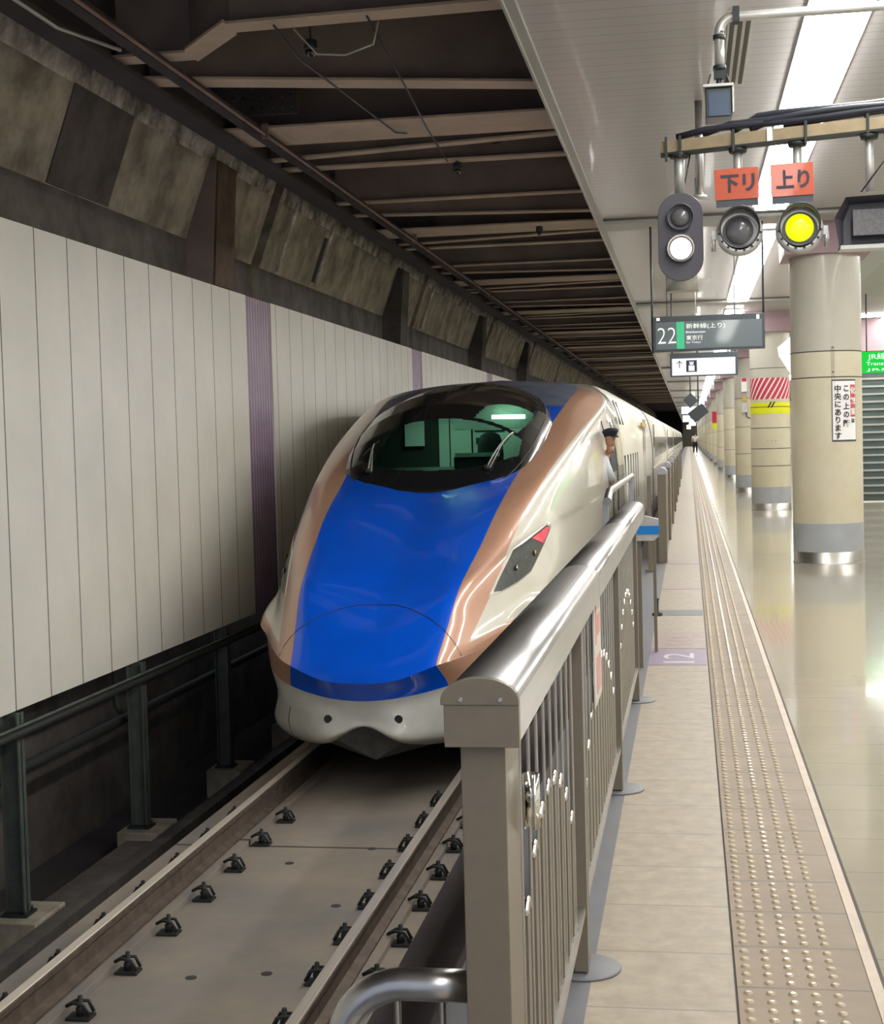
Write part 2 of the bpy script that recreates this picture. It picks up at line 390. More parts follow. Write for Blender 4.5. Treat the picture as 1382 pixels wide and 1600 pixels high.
# ================================================================ CEILING LIGHTS
lights = [(.675, .985, -3.8, 2.6), (.675, .985, 3.8, 14.9), (.68, 1.0, 16.7, 24.85), (.7, 1.0, 26.8, 35.4), (.7, 1.0, 36.6, 47.8), (.7, 1.0, 49, 59.8), (.7, 1.0, 61, 71.8), (.7, 1.0, 73, 83.8), (.7, 1.0, 85, 95.8), (.7, 1.0, 97, 107.8), (.7, 1.0, 109, 119.8), (.7, 1.0, 121, 131.8), (.7, 1.0, 133, 155), (.7, 1.0, 157, 180), (.7, 1.0, 182, 220)]
def lightstrip(x0, x1, y0, y1, label, group):
    t = thing('ceiling_light', ((x0 + x1) / 2, y0, 3.65), label, 'light', group)
    m = MB(); m.box(x0 - .02, x1 + .02, y0 - .02, y1 + .02, 3.63, 3.65)
    k = y0 + 1.25
    while k < y1 - .2: m.box(x0 - .002, x1 + .002, k - .008, k + .008, 3.588, 3.63); k += 1.25
    m.build('housing', T['lampcase'], t)
    m = MB(); m.prism([(x0, 3.632), (x0 + .006, 3.60), (x0 + .02, 3.592), (x1 - .02, 3.592), (x1 - .006, 3.60), (x1, 3.632)], 'y', y0, y1); m.build('diffuser', T['lamp'], t)
    return t
for i, (x0, x1, y0, y1) in enumerate(lights):
    lab = ['long white ceiling light strip behind the viewpoint', 'long bright ceiling light strip above the orange signs, nearest to the camera',
           'ceiling light strip seen below the orange signs, second from the camera'][i] if i < 3 else ORD[i] + ' ceiling light strip from the camera in the row over the walkway'
    lightstrip(x0, x1, y0, y1, lab, 'ceiling light strips over the walkway')
for i, y in enumerate((-3.5, 9, 21, 33, 45, 57, 69, 81)):
    lightstrip(3.8, 4.1, y, y + 10, ORD[i] + ' ceiling light strip in the row beyond the pillars', 'ceiling light strips beyond the pillars')

# ================================================================ GIRDERS OVER THE TRACK
gr = []
W = [13.42 + 6.65 * k for k in range(0, 17)]
def girder(y, wdt, label, kind='steel girder', kink=False, dy=0.0, webh=.95):
    t = thing('roof_girder', (-2.8, y, 4.3), label, 'girder', 'steel girders over the track')
    x0, x1 = -4.15, -.93
    m = MB()
    def q(x, z0, z1, yy, w2):
        return [(x, yy - w2, z0), (x, yy + w2, z0), (x, yy + w2, z1), (x, yy - w2, z1)]
    def bar(xa, xb, za, zb, th, w2, ya, yb):
        vs = q(xa, za, za + th, ya, w2) + q(xb, zb, zb + th, yb, w2)
        m.add(vs, [(0, 3, 2, 1), (4, 5, 6, 7), (0, 1, 5, 4), (2, 3, 7, 6), (0, 4, 7, 3), (1, 2, 6, 5)])
    if kink:
        bar(x0, -3.58, 4.30, 4.30, .02, wdt / 2, y + .62, y + .62); bar(-3.58, -3.08, 4.30, 4.30, .02, wdt / 2 + .05, y + .62, y)
        bar(-3.08, x1, 4.30, 4.30, .02, wdt / 2, y, y - .08)
    else:
        bar(x0, x1, 4.30, 4.30, .02, wdt / 2, y - dy, y + dy)
    m.build('flange', T['flange'], t)
    m = MB(); ya, yb = (y - dy, y + dy)
    if kink: bar(x0, -3.58, 4.32, 4.32, webh, .01, y + .62, y + .62); bar(-3.58, -3.08, 4.32, 4.32, webh, .01, y + .62, y); bar(-3.08, x1, 4.32, 4.32, webh, .01, y, y - .08)
    else: bar(x0, x1, 4.32, 4.32, webh, .01, ya, yb)
    m.build('web', T['girder'], t)
    return t
m = MB(); m.box(-4.24, -4.15, Y0, 125, 4.28, 5.28); m.box(-4.32, -4.10, Y0, 125, 4.24, 4.28)
tag(m.build('edge_girder', T['slabdark'], loc=(-4.2, 10, 4.3)), 'dark lengthwise girder that the cross girders end on, above the leaning concrete', 'girder')
nm = 0
def glabel(s):
    global nm; nm += 1
    return s
girder(9.96, .22, 'steel roof girder with a kinked bottom flange, nearest at the top of the view', kink=True)
girder(11.75, .28, 'slanting steel roof girder just behind the kinked one', dy=.5)
for i, y in enumerate(W):
    girder(y + .08, .80, ('wide flanged steel roof girder, %s wide one from the camera' % ORD[i]))
    girder(y + .95, .15, 'narrow slanting brace flange just behind the %s wide roof girder' % ORD[i], dy=-.28, webh=.35)
    girder(y + 1.75, .18, 'narrow straight steel roof girder beyond the %s wide roof girder' % ORD[i])
    if i > 0 or True:
        girder(y + 4.05, .15, 'narrow steel roof girder halfway behind the %s wide roof girder' % ORD[i])
        girder(y + 5.3, .15, 'slanting steel roof brace ahead of the %s wide roof girder' % ORD[i + 1], dy=.3, webh=.45)
# gusset plates with rows of rivets at the girder ends
for k, (y, lab) in enumerate([(13.1, 'dark riveted gusset plate at the upper left girder end'), (20.2, 'dark riveted gusset plate on the girder end above the second wall band')]):
    t = thing('gusset_plate', (-4.0, y, 4.6), lab, 'steel plate', 'riveted gusset plates')
    m = MB(); m.box(-4.08, -3.35, y - .345, y - .325, 4.34, 4.85)
    for i in range(8):
        for j in range(5): m.lathe([(.018, -y + y), (.001, -.014)], 8, (-4.02 + i * .088, y - .345, 4.40 + j * .095), axis='y')
    m.build('plate', T['slabdark'], t)
# pipe and dark angle running along the track
m = MB(); m.tube([(-3.70, Y0, 4.20), (-3.70, 40, 4.20), (-3.70, 120, 4.20)], .014, 8)
for y in (8.3, 12.9, 20.2, 28): m.box(-3.73, -3.67, y, y + .03, 4.17, 4.30)
tag(m.build('service_pipe', T['pinkpipe'], loc=(-3.7, 10, 4.2)), 'thin rust-pink pipe running along the track under the roof girders', 'pipe')
m = MB(); m.box(-3.86, -3.76, Y0, 120, 4.22, 4.29); tag(m.build('cable_tray', T['slabdark'], loc=(-3.8, 10, 4.25)), 'dark cable tray beside the rust-pink pipe under the girders', 'cable tray')
m = MB(); m.tube([(-4.08, 8.0, 4.225), (-4.02, 9.2, 4.17), (-3.9, 10.0, 4.22)], .014, 8); tag(m.build('cable', T['galv'], loc=(-4.02, 9.2, 4.17)), 'grey sagging cable at the upper left beside the concrete', 'cable')
# small things hung under the girders
def dome(x, y, z, label):
    t = thing('dome_camera', (x, y, z), label, 'camera', 'small dark domes under the girders')
    m = MB(); m.lathe([(.045, .06), (.05, .0), (.045, -.01)], 16, (x, y, z)); m.build('mount', T['signframe'], t)
    m = MB(); m.tube([(x, y, z + .05), (x, y, 5.31 if y < 11 else 4.31)], .008, 6); m.build('hanger', T['clip'], t)
    m = MB(); m.lathe([(.044, -.01), (.04, -.035), (.025, -.055), (.002, -.062)], 16, (x, y, z)); m.build('dome', T['black'], t)
dome(-2.62, 10.4, 4.24, 'small dark dome camera under the nearest roof girder')
dome(-2.30, 15.15, 4.22, 'small dark dome under the narrow girder beyond the first wide one')
dome(-1.95, 20.1, 4.24, 'small dark dome under the second wide girder')
for k, (pts, lab) in enumerate([
    ([(-2.75, 9.9, 4.28), (-2.75, 10.6, 4.22), (-2.6, 13.4, 4.25), (-2.55, 13.7, 4.3)], 'thin black wire slung between the first girders'),
    ([(-2.1, 9.9, 4.30), (-2.2, 11.9, 4.26), (-2.3, 13.4, 4.26), (-2.38, 15.0, 4.27)], 'thin black wire crossing under the first wide girder'),
    ([(-2.65, 10.05, 4.29), (-2.5, 10.1, 4.12), (-2.3, 10.1, 4.10), (-2.1, 10.1, 4.16), (-2.05, 10.05, 4.3)], 'pale looped cable hanging below the kinked girder')]):
    m = MB(); m.tube([Vector(p) for p in pts], .008, 6); tag(m.build('hanging_wire', [T['cable'], T['cable'], T['galv']][k], loc=pts[0]), lab, 'wire')
t = thing('round_fan', (-1.9, 15.5, 4.75), 'dark round fan grille set in the girder web', 'fan')
m = MB(); m.lathe([(.17, 0), (.15, -.04), (.03, -.045)], 24, (-1.9, 15.16, 4.62), axis='y'); m.build('grille', T['slabdark'], t)
m = MB(); m.lathe([(.035, -.05), (.001, -.06)], 12, (-1.9, 15.16, 4.62), axis='y')
for k in range(6):
    a = k * PI / 3; m.box(-1.905 + .07 * math.cos(a), -1.895 + .07 * math.cos(a), 15.105, 15.115, 4.55 + .07 * math.sin(a), 4.69 + .07 * math.sin(a))
m.build('blade', T['girder'], t)

# concrete wedge brackets against the haunch, 10 m apart
for i, y in enumerate((15.0, 25.1, 35.2, 45.2)):
    t = thing('wall_bracket', (-4.9, y, 3.1), ['brown painted concrete bracket column above the first purple band', 'dark wedge bracket above the second purple band', 'dark wedge bracket, third along the upper wall', 'dark wedge bracket, fourth along the upper wall'][i], 'bracket', 'bracket columns on the upper wall')
    m = MB(); m.prism([(-5.22, 3.13), (-4.93, 3.13), (-4.84, 4.42), (-4.90, 4.46), (-5.22, 3.7)], 'y', y, y + .62)
    m.build('wedge', T['concdark'] if i else T['girder'], t)
    m = MB(); m.add([(-4.928, y + .02, 3.13), (-4.928, y + .64, 3.13), (-4.838, y + .64, 4.42), (-4.838, y + .02, 4.42), (-4.90, y + .02, 3.13), (-4.90, y + .64, 3.13), (-4.815, y + .64, 4.42), (-4.815, y + .02, 4.42)],
                    [(0, 1, 2, 3), (4, 7, 6, 5), (0, 3, 7, 4), (1, 5, 6, 2), (0, 4, 5, 1), (3, 2, 6, 7)])
    m.build('front_plate', T['brownconc'] if i == 0 else T['concdark'], t)
# darker recessed panel and slim ribs on the haunch
def rib(y0, y1, label, mt, off=.012, z0=3.66, z1=4.50):
    f = lambda z: -5.2 + (z - 3.62) / (4.55 - 3.62) * .34
    m = MB(); vs = [(f(z) + o, y, z) for o in (-.02, off) for y in (y0, y1) for z in (z0, z1)]
    m.add(vs, [(0, 1, 3, 2), (4, 6, 7, 5), (0, 4, 5, 1), (2, 3, 7, 6), (0, 2, 6, 4), (1, 5, 7, 3)])
    return S(m.build('trim_%d' % (20 + int(y0)), mt, loc=(f(z0), y0, z0)))
rib(11.55, 12.85, 'dark stained rectangular patch panel on the leaning concrete, upper left', T['concdark'], .015, 3.63, 4.42)
rib(18.35, 18.46, 'thin pale concrete rib just beyond the first dark slot', T['concpale'], .03)
rib(20.3, 20.42, 'thin pale concrete rib midway between the dark slots', T['concpale'], .03)
rib(20.12, 20.28, 'short dark strip beside the pale rib on the leaning wall', T['slabdark'], .008, 3.7, 4.3)
rib(28.6, 28.75, 'thin pale concrete rib beyond the second dark slot', T['concpale'], .03)
m = MB(); m.box(-5.19, -4.95, 46, 46.6, 3.0, 4.3); tag(m.build('wall_cabinet', T['slabdark'], loc=(-5, 46, 3)), 'dark upright box on the upper wall above the train roof', 'box')

# steel posts, footings, beams under the panelled wall
for i, y in enumerate((7.45, 9.95, 12.4, 14.85, 17.3)):
    lab = ['green-grey steel post under the wall, just outside the left edge', 'green-grey steel post at the left edge of the picture', 'green-grey steel post in the middle of the opening under the wall', 'green-grey steel post nearest to the train under the wall', 'green-grey steel post hidden beside the train'][i]
    t = thing('steel_post', (-4.9, y, -1.95), lab, 'post', 'steel posts under the panelled wall')
    m = MB(); m.box(-4.97, -4.83, y - .006, y + .006, -1.95, -.48); m.box(-4.84, -4.83, y - .055, y + .055, -1.95, -.48); m.box(-4.97, -4.96, y - .055, y + .055, -1.95, -.48)
    m.build('column', T['greensteel'], t)
    m = MB(); m.box(-5.0, -4.8, y - .09, y + .09, -1.965, -1.945)
    for dx in (-.07, .07):
        for dy in (-.06, .06): m.lathe([(.012, -1.945), (.012, -1.915)], 8, (-4.9 + dx, y + dy, 0))
    m.build('base_plate', T['clip'], t)
    m = MB(); m.box(-5.06, -4.68, y - .2, y + .32, -2.3, -1.965)
    tag(m.build('concrete_footing', T['conc'], loc=(-4.9, y, -2.3), bevel=.012), 'square concrete footing of the ' + lab.replace('green-grey ', ''), 'footing', 'footings of the steel posts')
for (z, x, lab, r) in [(-.61, -4.785, 'upper dark steel rail running below the cream wall', .035), (-1.02, -5.1, 'lower dark pipe running behind the steel posts', .045)]:
    m = MB(); m.tube([(x, Y0, z), (x, 10, z), (x, 40, z)], r, 8); tag(m.build('steel_rail', T['clip'], loc=(x, 10, z)), lab, 'rail')
m = MB(); m.tube([(-4.78, Y0, -.56), (-4.78, 30, -.56)], .012, 6); tag(m.build('cable', T['greensteel'], loc=(-4.78, 10, -.56)), 'thin cable clipped above the upper dark steel rail', 'cable')
m = MB(); m.tube([(-5.6, 13.6, -.5), (-5.6, 13.62, -1.1), (-5.55, 13.9, -1.35), (-5.5, 14.1, -1.7)], .03, 7); tag(m.build('drain_pipe', T['greensteel'], loc=(-5.6, 13.6, -.5)), 'bent drain pipe on the dim concrete wall below the panels', 'pipe')
# channel blocks between the footings
m = MB(); m.box(-4.95, -4.72, 10.35, 12.15, -2.28, -2.02); tag(m.build('concrete_block', T['concdark'], loc=(-4.8, 11.2, -2.28), bevel=.01), 'low concrete beam between the first two footings', 'concrete block')

# ================================================================ TRACK
t = thing('track_slab', (-2.6, 5, -1.5), 'brown-grey concrete track slab between and under the rails', 'track slab')
m = MB(); m.box(-3.78, -1.60, Y0, 120, -1.9, -1.50); m.build('slab', T['track'], t)
m = MB()
for x in (-3.33, -1.865): m.box(x - .115, x + .115, Y0, 120, -1.50, -1.455)
m.build('rail_bed', T['track'], t, bevel=.004)
m = MB()
for (x, y) in [(-2.75, 7.6), (-2.35, 7.7), (-2.25, 8.9), (-2.8, 9.8), (-2.3, 10.2)]: m.lathe([(.032, -1.4995), (.032, -1.497)], 14, (x, y, 0))
m.build('drain_hole', T['slabdark'], t)
rp = [(-.0625, 0), (.0625, 0), (.0625, .012), (.012, .03), (.009, .12), (.033, .135), (.035, .165), (.022, .172), (-.022, .172), (-.035, .165), (-.033, .135), (-.009, .12), (-.012, .03), (-.0625, .012)]
for x, lab in ((-3.335, 'left steel running rail, shiny on top'), (-1.865, 'right steel running rail beside the platform pit')):
    t = thing('rail', (x, 5, -1.455), lab, 'rail', 'running rails')
    m = MB(); m.prism([(x + a, -1.443 + b) for a, b in rp], 'y', Y0, 120); m.build('rail_body', T['rusty'], t, bevel=0)
    m = MB(); m.prism([(x - .03, -1.2715), (x + .03, -1.2715), (x + .026, -1.268), (x - .026, -1.268)], 'y', Y0, 120); m.build('running_surface', T['railtop'], t)
def fastener(x, y, side, label, group):
    t = thing('rail_fastener', (x, y, -1.5), label, 'rail clip', group)
    m = MB(); m.box(x - .065, x + .065, y - .05, y + .05, -1.5, -1.484); m.build('plate', T['clip'], t, bevel=.004)
    m = MB(); m.lathe([(.024, -1.484), (.026, -1.45), (.022, -1.44), (.014, -1.44), (.014, -1.385), (.010, -1.38)], 8, (x, y, 0)); m.build('bolt', T['clip'], t)
    m = MB(); s = -side
    m.tube([(x + .06 * side, y - .03, -1.475), (x + .03 * side, y - .035, -1.42), (x + .03 * s, y - .02, -1.415), (x + .075 * s, y, -1.44), (x + .03 * s, y + .02, -1.415), (x + .03 * side, y + .035, -1.42), (x + .06 * side, y + .03, -1.475)], .010, 8)
    m.build('spring_clip', T['clip'], t)
    return t
rows = [(-3.13, 1, 'inner side of the left rail', 6.345, 8), (-1.70, 1, 'platform side of the right rail', 6.93, 7), (-2.03, -1, 'inner side of the right rail', 6.93, 8), (-3.54, -1, 'far side of the left rail', 6.345, 8)]
for x, side, where, ys, n in rows:
    for k in range(n):
        fastener(x, ys + .65 * k, side, '%s dark rail clip from the camera on the %s' % (ORD[k], where), 'rail clips on the ' + where)
m = MB(); m.tube([(-3.0 + .09 * k, 6.6 + .30 * math.sin(k * PI / 12), -1.485) for k in range(13)], .02, 8)
tag(m.build('cable', T['rusty'], loc=(-2.6, 6.5, -1.485)), 'curved brown cable lying on the track slab at the bottom edge', 'cable')

# ================================================================ TRAIN
XC = -2.6
# control net: each entry (Y along the track, half width, height); columns run from the centre line round to the side
low = [
 [(11.46, 0, -.86), (11.44, .30, -.99), (11.82, .60, -1.06), (12.15, .84, -1.06), (12.7, 1.03, -1.04), (14.3, 1.36, -1.02), (17, 1.5, -1.0), (21, 1.5, -1.0)],
 [(11.36, 0, -.84), (11.32, .30, -.93), (11.66, .64, -.96), (12.02, .90, -.94), (12.6, 1.07, -.92), (14.3, 1.38, -.9), (17, 1.54, -.9), (21, 1.56, -.9)],
 [(11.36, 0, -.78), (11.37, .31, -.79), (11.60, .63, -.76), (11.93, .845, -.72), (12.55, 1.02, -.68), (14.2, 1.37, -.66), (17, 1.59, -.65), (21, 1.64, -.65)],
 [(11.33, 0, -.635), (11.40, .32, -.615), (11.60, .655, -.555), (11.90, .88, -.49), (12.5, 1.10, -.38), (13.7, 1.39, -.28), (16.5, 1.62, -.2), (21, 1.68, -.2)],
]
lip = [(11.22, 0, -.475), (11.25, .30, -.455), (11.39, .595, -.36), (11.73, .80, -.325), (12.35, 1.06, -.25), (13.1, 1.31, -.15), (16, 1.60, -.06), (21, 1.69, -.05)]
up = [
 [(11.33, 0, -.36), (11.35, .31, -.35), (11.50, .605, -.27), (11.80, .80, -.235), (12.35, 1.03, -.15), (13.1, 1.26, -.05), (16, 1.60, .02), (21, 1.69, .02)],
 [(11.75, 0, -.07), (11.74, .33, -.06), (11.78, .645, -.06), (12.14, .86, -.05), (12.80, 1.09, .0), (13.7, 1.31, .05), (16.2, 1.60, .1), (21, 1.69, .1)],
 [(12.28, 0, .18), (12.20, .35, .19), (12.14, .69, .20), (12.62, .94, .20), (13.25, 1.16, .2), (14.3, 1.39, .2), (16.8, 1.63, .2), (21, 1.69, .22)],
 [(13.02, 0, .455), (12.94, .38, .465), (12.86, .76, .47), (13.08, .995, .46), (13.85, 1.22, .46), (15.0, 1.43, .47), (17.3, 1.64, .47), (21, 1.69, .5)],
 [(13.93, 0, .745), (13.80, .42, .76), (13.64, .82, .76), (13.84, 1.08, .755), (14.6, 1.29, .76), (15.8, 1.48, .76), (17.9, 1.65, .77), (21, 1.69, .8)],
 [(14.95, 0, 1.03), (14.85, .45, 1.06), (14.76, .89, 1.07), (14.85, 1.19, 1.07), (15.6, 1.37, 1.08), (16.7, 1.52, 1.09), (18.5, 1.65, 1.1), (21, 1.68, 1.12)],
 [(16.2, 0, 1.35), (16.1, .5, 1.42), (16.14, 1.02, 1.45), (16.55, 1.36, 1.45), (17.1, 1.46, 1.45), (18, 1.55, 1.46), (19.3, 1.62, 1.46), (21, 1.64, 1.46)],
 [(17.9, 0, 1.78), (17.9, .6, 1.86), (17.94, 1.15, 1.86), (18.8, 1.53, 1.85), (19.2, 1.545, 1.84), (19.6, 1.55, 1.84), (20.2, 1.55, 1.84), (21, 1.55, 1.84)],
 [(19.0, 0, 2.10), (19.0, .62, 2.10), (19.13, 1.19, 2.05), (19.5, 1.38, 2.04), (19.85, 1.385, 2.05), (20.15, 1.39, 2.05), (20.6, 1.39, 2.06), (21, 1.39, 2.06)],
 [(19.6, 0, 2.19), (19.7, .6, 2.18), (19.9, .95, 2.15), (20.1, 1.08, 2.14), (20.3, 1.09, 2.16), (20.5, 1.09, 2.17), (20.75, 1.09, 2.18), (21, 1.09, 2.19)],
 [(20.0, 0, 2.22), (20.1, 0, 2.22), (20.3, 0, 2.23), (20.45, 0, 2.24), (20.6, 0, 2.25), (20.7, 0, 2.26), (20.85, 0, 2.26), (21, 0, 2.27)],
]
def cr(p0, p1, p2, p3, t):
    return tuple(.5 * (2 * b + (c - a) * t + (2 * a - 5 * b + 4 * c - d) * t * t + (3 * b - a - 3 * c + d) * t ** 3) for a, b, c, d in zip(p0, p1, p2, p3))
def densify(seq, n, mirror=False):
    out = []; L = len(seq)
    ext = lambda i: seq[max(0, min(L - 1, i))]
    for i in range(L - 1):
        p0 = ext(i - 1)
        if i == 0 and mirror: p0 = (seq[1][0], -seq[1][1], seq[1][2])
        for k in range(n): out.append(cr(p0, ext(i), ext(i + 1), ext(i + 2), k / n))
    out.append(seq[-1]); return out
NU, NV = 6, 6
def loft(rows, nv=NV, lead=None):
    """rows of control points -> fine grid [v][u]"""
    R_ = [densify(r, NU, True) for r in rows]
    cols = [densify([R_[r][u] for r in range(len(R_))], nv) for u in range(len(R_[0]))]
    return [[cols[u][v] for u in range(len(cols))] for v in range(len(cols[0]))]
G_up = loft([lip] + up); G_low = loft(low + [lip])
OUTL = [(14.47, .60), (14.56, .76), (14.72, .86), (15.0, .95), (15.5, 1.03), (16.0, 1.065), (16.7, 1.075), (17.25, 1.0), (17.9, .85), (18.5, .6), (18.95, .33), (19.15, 0)]
def interp(x, tab):
    if x <= tab[0][0]: return tab[0][1]
    for (a, b), (c, d) in zip(tab, tab[1:]):
        if x <= c: return b + (d - b) * (x - a) / (c - a)
    return tab[-1][1]
def in_canopy(Y, a, s=1.0):
    if Y < 14.47 or Y > 19.15: return False
    Yc = 16.8; Ys = Yc + (Y - Yc) / s
    if Ys < 14.47 or Ys > 19.15: return False
    return abs(a) < interp(Ys, OUTL) * s
def grid_mesh(G, mb, matf, skip=None, v0=0):
    nv, nu = len(G), len(G[0])
    for sgn in (1, -1):
        vs = [(XC + sgn * G[v][u][1], G[v][u][0], G[v][u][2]) for v in range(nv) for u in range(nu)]
        for v in range(nv - 1):
            for u in range(nu - 1):
                c = [G[v][u], G[v][u + 1], G[v + 1][u + 1], G[v + 1][u]]
                cy = sum(p[0] for p in c) / 4; ca = sum(p[1] for p in c) / 4; cz = sum(p[2] for p in c) / 4
                if skip and skip(cy, ca, cz): continue
                ids = (v * nu + u, v * nu + u + 1, (v + 1) * nu + u + 1, (v + 1) * nu + u)
                mb.add([vs[i] for i in ids], [(0, 1, 2, 3) if sgn > 0 else (3, 2, 1, 0)], matf(v, u, cy, ca, cz), True)
train = thing('bullet_train', (XC, 11.2, -1.27), 'bullet train with a blue hood, copper stripes and ivory sides standing at the platform', 'train')
UB, UC = 2 * NU, 3 * NU
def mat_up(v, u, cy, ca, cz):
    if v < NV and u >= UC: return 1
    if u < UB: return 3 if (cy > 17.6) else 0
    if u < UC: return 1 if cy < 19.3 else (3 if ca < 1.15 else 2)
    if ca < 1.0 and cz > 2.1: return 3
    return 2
_fb = MB(); grid_mesh(G_up, _fb, lambda *a: 0); BVF = BVHTree.FromPolygons([Vector(p) for p in _fb.v], _fb.f)
ub = MB(); grid_mesh(G_up, ub, mat_up, lambda y, a, z: in_canopy(y, a, .93))
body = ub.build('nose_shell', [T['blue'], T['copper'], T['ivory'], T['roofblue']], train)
def mat_low(v, u, cy, ca, cz):
    if v >= 3 * NV: return 0 if u < UB else 1
    return 2
lb = MB(); grid_mesh(G_low, lb, mat_low); skirt = lb.build('skirt', [T['blue'], T['copper'], T['skirt']], train)
skirt['label'] = 'ivory lower skirt with a blue and copper band'
bm = bmesh.new(); bm.from_mesh(body.data); bm.transform(Matrix.Translation(root_loc(body))); BV = BVHTree.FromBMesh(bm); bm.free()
bm = bmesh.new(); bm.from_mesh(skirt.data); bm.transform(Matrix.Translation(root_loc(skirt))); BVS = BVHTree.FromBMesh(bm); bm.free()
def down(Y, a):
    h = BV.ray_cast(Vector((XC + a, Y, 4)), Vector((0, 0, -1))); return h[0] if h[0] is not None else Vector((XC + a, Y, 0))
def side(Y, z, s=1, bv=None):
    h = (bv or BV).ray_cast(Vector((XC + 4 * s, Y, z)), Vector((-s, 0, 0))); return h[0] if h[0] is not None else Vector((XC + 1.69 * s, Y, z))
def front(a, z, bv=None):
    h = (bv or BVS).ray_cast(Vector((XC + a, 5, z)), Vector((0, 1, 0))); return h[0]
# plow: V-shaped plate under the nose
m = MB(); tip = (XC, 11.78, -1.20)
L_, R_p = (XC - .78, 12.2, -1.05), (XC + .78, 12.2, -1.05); Lm, Rm = (XC - .33, 11.62, -.98), (XC + .33, 11.62, -.98); C0 = (XC, 11.66, -.84)
m.add([tip, L_, Lm, C0, Rm, R_p, (XC, 13.6, -1.12), (XC - 1.0, 13.6, -1.05), (XC + 1.0, 13.6, -1.05)], [(0, 2, 1), (0, 3, 2), (0, 4, 3), (0, 5, 4), (0, 1, 7, 6), (0, 6, 8, 5)])
m.build('plow', T['plow'], train)
# underside closing plate
m = MB(); m.box(XC - 1.3, XC + 1.3, 13.4, 36.5, -1.08, -.9); m.build('underframe', T['cabdark'], train)
for a in (-.288, .288):
    c = front(a, -.782)
    m = MB(); m.lathe([(.034, -.012), (.03, -.006), (.02, .02)], 14, (c.x, c.y, c.z), axis='y'); m.build('tow_hole', T['rubber'], train)
# seam lines (hatch arc on the nose, fender joints)
def seam(pts, r, name='seam', m_=None):
    mm = MB(); mm.tube(pts, r, 6); return mm.build(name, m_ or T['rubber'], train)
arc = []
for k in range(33):
    a = -.76 + 1.52 * k / 32
    Yh = interp(abs(a), [(0, 12.0), (.15, 11.98), (.3, 11.90), (.45, 11.80), (.58, 11.71), (.68, 11.66), (.76, 11.655)])
    arc.append(down(Yh, a) + Vector((0, -.001, .0015)))
seam(arc, .0035, 'hatch_seam')
for s in (-1, 1):
    pts = []
    for k in range(9):
        z = -1.04 + .30 * k / 8; a = s * (.66 + .05 * math.sin(k / 8 * PI * .9))
        c = front(a, z)
        if c is not None: pts.append(c + Vector((0, -.001, 0)))
    if len(pts) > 2: seam(pts, .003, 'fender_seam')
# ---- windshield canopy
ZC = [(14.47, .925), (14.75, 1.10), (15, 1.28), (15.5, 1.60), (16, 1.83), (16.7, 1.99), (17.5, 2.085), (18.3, 2.13), (19.15, 2.16)]
BZ = [(11.39, -.36), (11.75, -.09), (12.14, .2), (12.86, .47), (13.64, .76), (14.76, 1.07), (16.14, 1.45), (17.94, 1.86), (19.13, 2.05), (20, 2.16), (21, 2.22)]
def body_z(Y, a):
    h = BVF.ray_cast(Vector((XC + a, Y, 4)), Vector((0, 0, -1))); return h[0].z if h[0] is not None else 0
_zb = {}
def canopy_z(Y, A, s):
    k = round(Y, 4)
    if k not in _zb: _zb[k] = body_z(Y, A) - .012
    if Y < 14.48: return body_z(Y, A * s) - .008
    zb = _zb[k]; zm = min(zb, body_z(Y, 0) - .012) if Y < 14.6 else zb
    top = interp(Y, ZC); bulge = max(0.0, 1 - abs(s) ** 2.0) ** .675
    return zb + (top - zb) * bulge
def cpt(Y, s, off=0.0):
    A = interp(Y, OUTL); return Vector((XC + s * A, Y, canopy_z(Y, A, s) + off))
NYc, NSc = 250, 170
ysC = [14.47 + 4.68 * (i / NYc) ** 1.35 for i in range(NYc + 1)]
ssC = [math.sin(PI / 2 * (-1 + 2 * k / NSc)) for k in range(NSc + 1)]
def win_low(Y, x):      # main window of the windshield, x = offset from the centre line
    return WLO(x) < Y < WHI(x) and abs(x) < .86
def WLO(x): return 14.78 + .30 * (abs(x) / .8) ** 3
def WHI(x): return 15.63 - .12 * (x / .8) ** 2
LENS = [(.33, 15.69), (.37, 15.86), (.43, 16.05), (.52, 16.23), (.62, 16.35), (.73, 16.42), (.89, 16.46), (.905, 16.2), (.87, 15.9), (.80, 15.60), (.6, 15.65)]
def win_lens(Y, x):     # lens-shaped upper pane on the platform side
    return inside((x, Y), LENS)
def inside(p, poly):
    c = False; n = len(poly)
    for i in range(n):
        (x0, y0), (x1, y1) = poly[i], poly[(i + 1) % n]
        if (y0 > p[1]) != (y1 > p[1]) and p[0] < (x1 - x0) * (p[1] - y0) / (y1 - y0) + x0: c = not c
    return c
m = MB(); P_ = [[cpt(Y, s) for s in ssC] for Y in ysC]
gl = MB()
for i in range(NYc):
    for k in range(NSc):
        c = (P_[i][k] + P_[i + 1][k] + P_[i + 1][k + 1] + P_[i][k + 1]) / 4
        tgt = gl if (win_low(c.y, c.x - XC) or win_lens(c.y, c.x - XC)) else m
        tgt.add([P_[i][k], P_[i][k + 1], P_[i + 1][k + 1], P_[i + 1][k]], [(0, 1, 2, 3)], 0, True)
cano = m.build('windshield_surround', T['black'], train); gls = gl.build('windshield_glass', T['glass'], train, fix=False)
gls['label'] = 'green tinted windshield glass'
